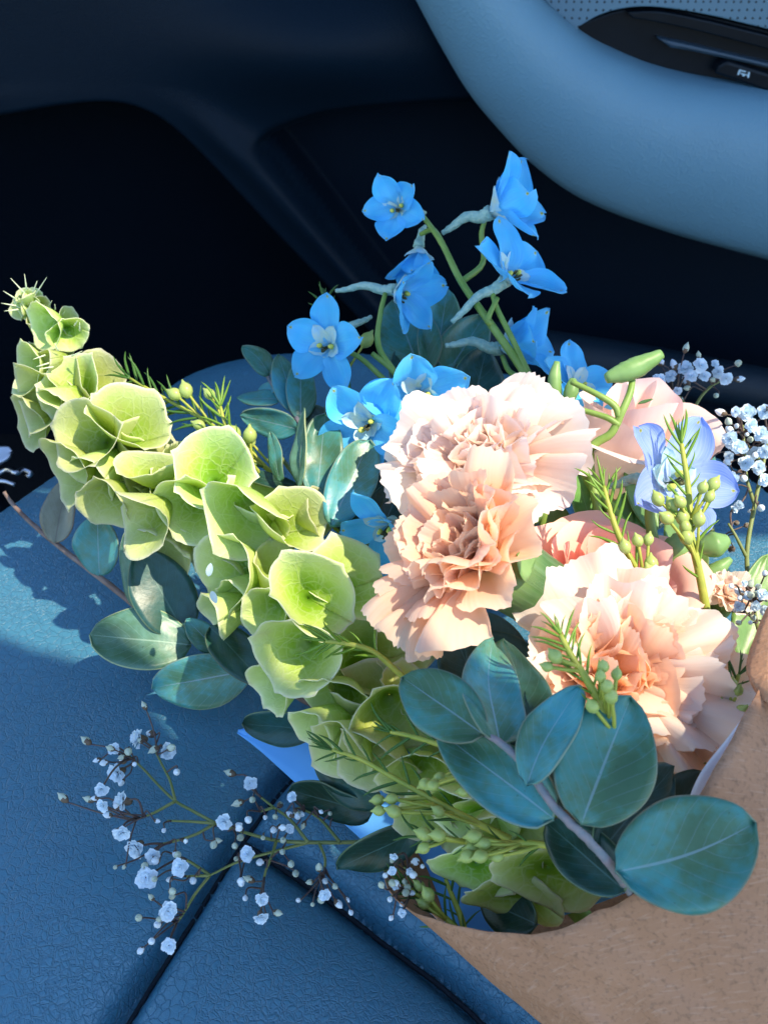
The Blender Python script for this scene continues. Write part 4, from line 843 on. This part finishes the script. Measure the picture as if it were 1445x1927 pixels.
wax('tall bright waxflower sprig with many buds in front of the lilac flower', [(1335, 1180, .296), (1318, 1090, .296), (1300, 1005, .296), (1296, 930, .298), (1288, 870, .300), (1282, 835, .301)], [(1280, 945), (1238, 940), (1265, 950), (1290, 992), (1315, 978), (1292, 1012), (1322, 918), (1342, 912), (1335, 935), (1285, 975), (1255, 975)], 18, 8, 'needle', .2, 72, 4, 1.3)
wax('waxflower sprig rising between the salmon rose and the wide carnation', [(1240, 1180, .286), (1205, 1090, .288), (1165, 1010, .290), (1145, 950, .292), (1136, 915, .294)], [(1158, 1034), (1176, 1030), (1200, 1018), (1220, 1016), (1222, 1078), (1215, 1094), (1232, 1102), (1225, 1062)], 18, 9, 'needle', .25, 70, 4, 1.2)
wax('low waxflower sprig with round buds in the mouth of the paper', [(900, 1790, .262), (850, 1740, .268), (800, 1695, .274), (760, 1665, .278)], [(806, 1685), (798, 1702), (790, 1668)], 16, 10, 'needle_dark', .1, 56)
wax('upright waxflower sprig in the gap between bells and blue tissue', [(880, 1780, .266), (868, 1730, .27), (852, 1690, .274), (838, 1655, .276)], [], 8, 14, 'needle_dark', .1, 60)
wax('waxflower sprig beneath the drooping cream petals next to the white tissue', [(1330, 1440, .262), (1362, 1370, .262), (1372, 1320, .264), (1390, 1270, .266)], [(1368, 1305), (1388, 1300), (1395, 1340), (1360, 1330), (1376, 1290)], 14, 11, 'needle_dark', .1, 56)
wax('waxflower sprig among delphinium stalks behind the left blue flower', [(760, 900, .39), (680, 770, .40), (640, 700, .408), (625, 620, .415), (612, 565, .42)], [(690, 640)], 14, 12, 'needle_dark', .3, 60)

# ------------------------------------------------------------------ baby's breath
def floret_mesh(seed, npet=26):
    rs = random.Random(seed); parts_ = []
    for k in range(npet):
        q = k/npet; ph = k*2.4+rs.random()*.4; e_ = rad(5+75*q); er = Vector((math.cos(ph), math.sin(ph), 0))
        dv = er*math.cos(e_)+Vector((0, 0, 1))*math.sin(e_); L_ = (1.0-.25*q)*rs.uniform(.85, 1.1)
        parts_.append(leaf_mesh(Vector((0, 0, 0)), dv*L_, .8*L_, (Vector((0, 0, 1))*math.cos(e_)-er*math.sin(e_)), .3, .12, 1.7, .5, .12, seed=k+seed, nu=5, nv=4, notch=.18))
    V, F, UV = join(*parts_); n0 = len(F)
    cv, cf, cu = tube([Vector((0, 0, -.75)), Vector((0, 0, -.6)), Vector((0, 0, -.3)), Vector((0, 0, 0)), Vector((0, 0, .12))], 0, 0, 8, prof=lambda k: .12+.26*math.sin(math.pi*min(1, k*.6+.05)))
    k0 = len(V); V += cv; F += [tuple(i+k0 for i in q) for q in cf]; UV += cu
    return make_mesh('floret', V, F, UV, mats=[M['white'], M['gyp_cal']], midx=[0]*n0+[1]*(len(F)-n0))
FLO = [floret_mesh(s) for s in (1, 2, 3, 4)]
GB = [bud_mesh('flower_bud', [M['white'], M['gyp_cal']], 0), bud_mesh('flower_bud', [M['gyp_bud'], M['gyp_cal']], .1)]
def gyp(label, lines, flowers, buds, seed, dd, r0=.0008, extra=0, tm='olive_stem'):
    rs = random.Random(seed); root = thing('babys_breath_sprig', label, 'flower', W(*lines[0][0]))
    nodes = []
    for li, ln in enumerate(lines):
        sp = stemP(ln); r = r0*(1 if li == 0 else .72)
        part(root, 'stem' if li == 0 else 'side_stem', *tube(sp, r, r*.6, 6, wob=.1), M[tm]); nodes += sp[len(sp)//4:] if li else sp[len(sp)//2:]
    pn = [project(p) for p in nodes]
    def attach(x, y):
        c = sorted(range(len(nodes)), key=lambda i: (pn[i][0]-x)**2+(pn[i][1]-y)**2)[:5]; return rs.choice(c)
    def stalk(x, y, d, rr):
        i = attach(x, y); B = W(x, y, d); A = nodes[i]; m = A.lerp(B, .55)+RX*rs.uniform(-.002, .002)+UP*rs.uniform(-.001, .003)
        part(root, 'flower_stalk', *tube(smooth_pts([A, m, B], 4), rr, rr*.75, 5), M['purple_twig']); return (B-m).normalized(), B
    for (x, y, r) in flowers:
        d = dd(x, y)-rs.uniform(.0, .012); dv, B = stalk(x, y, d, .00042)
        ax = (dv*.55+face_dir(rs.uniform(0, 360), rs.uniform(10, 55))).normalized()
        inst(root, 'floret', rs.choice(FLO), orient(B, ax, r*S(d)*0.95, rs.random()*6))
    allb = list(buds)
    for k in range(extra):
        x, y, r = rs.choice(flowers); allb.append((x+rs.gauss(0, 26), y+rs.gauss(0, 24)))
    for (x, y) in allb:
        d = dd(x, y)-rs.uniform(-.006, .010); dv, B = stalk(x, y, d, .00032); s = rs.uniform(10, 19)*S(d)
        inst(root, 'flower_bud', rs.choice(GB), orient(B, dv+Vector((rs.uniform(-.5, .5), rs.uniform(-.5, .5), rs.uniform(0, .5))), s, rs.random()*6))
    return root
def lift(h):
    def f(x, y):
        p = onZ(x, y, h); return (p-CAM).dot(FW)
    return f
def L2(pts, h): return [(x, y, lift(h)(x, y)) for x, y in pts]
g1 = gyp("baby's breath spray reaching over the seat seams", [L2([(1000, 1620), (800, 1572), (690, 1584), (590, 1586), (520, 1582), (470, 1570), (405, 1550)], .030), L2([(405, 1550), (365, 1528), (330, 1508), (298, 1478), (270, 1448), (240, 1420)], .034), L2([(405, 1550), (362, 1547), (315, 1545)], .034),
    L2([(405, 1550), (370, 1570), (335, 1582), (300, 1590)], .032), L2([(580, 1586), (520, 1602), (450, 1622), (395, 1648)], .026), L2([(395, 1648), (368, 1682), (350, 1712), (330, 1742)], .022), L2([(395, 1648), (360, 1624), (335, 1612)], .026), L2([(395, 1648), (350, 1650)], .026),
    L2([(330, 1508), (290, 1530), (250, 1545)], .034), L2([(330, 1508), (320, 1470), (305, 1440), (290, 1410)], .036), L2([(580, 1586), (545, 1542), (515, 1520), (480, 1492)], .036), L2([(520, 1582), (512, 1610), (500, 1640), (492, 1680)], .03), L2([(600, 1586), (612, 1620), (605, 1660)], .03), L2([(515, 1520), (490, 1528)], .036), L2([(640, 1586), (600, 1540), (560, 1520)], .034)],
    [(262, 1390, 23), (314, 1414, 20), (222, 1455, 24), (190, 1486, 17), (232, 1508, 24), (194, 1516, 16), (228, 1568, 20), (256, 1595, 25), (340, 1632, 21), (275, 1652, 25), (316, 1714, 23), (421, 1546, 19), (466, 1608, 18), (470, 1474, 16), (490, 1726, 18), (492, 1694, 15), (318, 1780, 17), (550, 1500, 12), (612, 1684, 15), (545, 1560, 11), (288, 1612, 18), (215, 1410, 14)],
    [(293, 1384), (216, 1412), (240, 1410), (204, 1434), (268, 1400), (250, 1438), (290, 1544), (310, 1560), (237, 1628), (350, 1587), (400, 1583), (440, 1590), (404, 1584), (460, 1508), (476, 1502), (450, 1660), (480, 1660), (462, 1686), (452, 1660), (330, 1600), (300, 1620), (265, 1728), (290, 1695), (285, 1770), (270, 1784), (302, 1740), (600, 1640), (590, 1660), (650, 1688), (660, 1712), (588, 1702), (625, 1666), (530, 1600), (545, 1622), (556, 1640), (466, 1540), (500, 1535), (525, 1520), (320, 1678), (325, 1655), (440, 1560), (455, 1575), (445, 1615), (610, 1655), (580, 1500), (560, 1530), (600, 1525), (575, 1545), (620, 1530), (640, 1520), (650, 1545)], 1, lift(.036), extra=40)
g2 = gyp("baby's breath sprig standing against the black door behind the blush rose", [[(1340, 1000, .36), (1305, 860, .392), (1300, 800, .40), (1302, 765, .404)], [(1302, 775, .404), (1320, 745, .405), (1340, 725, .406), (1360, 715, .406)], [(1302, 780, .404), (1285, 755, .404), (1265, 735, .404)]],
    [(1240, 715, 16), (1262, 708, 15), (1290, 694, 19), (1318, 688, 17), (1345, 684, 10), (1350, 700, 14), (1366, 712, 15), (1325, 708, 13), (1274, 735, 11), (1252, 738, 14), (1318, 812, 11), (1232, 725, 13), (1300, 708, 15)], [(1315, 675), (1380, 715), (1345, 715), (1278, 745), (1260, 750), (1240, 760), (1288, 798), (1270, 770), (1300, 730)], 2, lambda x, y: .402, .0011, 14)
g3 = gyp("dense baby's breath sprig beside the lilac flower, above the paper flap", [[(1420, 1140, .32), (1405, 1050, .335), (1420, 950, .345), (1435, 880, .352), (1445, 820, .356)], [(1420, 950, .345), (1405, 900, .35), (1400, 840, .354), (1398, 800, .356)], [(1435, 880, .352), (1420, 850, .352), (1395, 830, .354)], [(1405, 1050, .335), (1385, 1010, .335), (1370, 985, .335)]],
    [(1404, 778, 20), (1385, 775, 12), (1375, 826, 20), (1388, 840, 18), (1412, 800, 16), (1418, 850, 18), (1402, 872, 18), (1380, 900, 14), (1372, 858, 12), (1432, 818, 18), (1440, 775, 17), (1440, 850, 17), (1428, 880, 16), (1398, 845, 12), (1440, 905, 16), (1358, 912, 10), (1392, 950, 11), (1380, 960, 10)], [(1372, 800), (1380, 815), (1368, 780), (1400, 900), (1430, 955), (1385, 985), (1420, 960), (1400, 990), (1380, 1030), (1360, 1010)], 3, lambda x, y: .348, .0010, 16)
g4 = gyp("tiny baby's breath cluster peeping over the kraft flap by the small carnation", [[(1470, 1250, .28), (1430, 1190, .285), (1420, 1150, .29), (1418, 1130, .292)], [(1425, 1170, .288), (1400, 1150, .29)]],
    [(1390, 1142, 13), (1420, 1140, 14), (1436, 1120, 14), (1408, 1122, 11), (1440, 1150, 13), (1400, 1098, 8)], [(1405, 1110), (1425, 1105), (1395, 1125), (1415, 1155), (1438, 1085), (1380, 1150)], 4, lambda x, y: .284, .0008, 10)
g5 = gyp("baby's breath buds tucked in the paper's left mouth", [[(900, 1790, .262), (840, 1730, .27), (790, 1670, .28), (760, 1630, .285)], [(800, 1690, .278), (760, 1680, .282), (745, 1660, .284)]],
    [(742, 1612, 10), (738, 1640, 10), (744, 1668, 11), (756, 1720, 10), (770, 1640, 9)], [(725, 1650), (760, 1655), (782, 1650), (770, 1680), (735, 1690), (760, 1700), (775, 1625)], 5, lambda x, y: .272, .0008, 8)
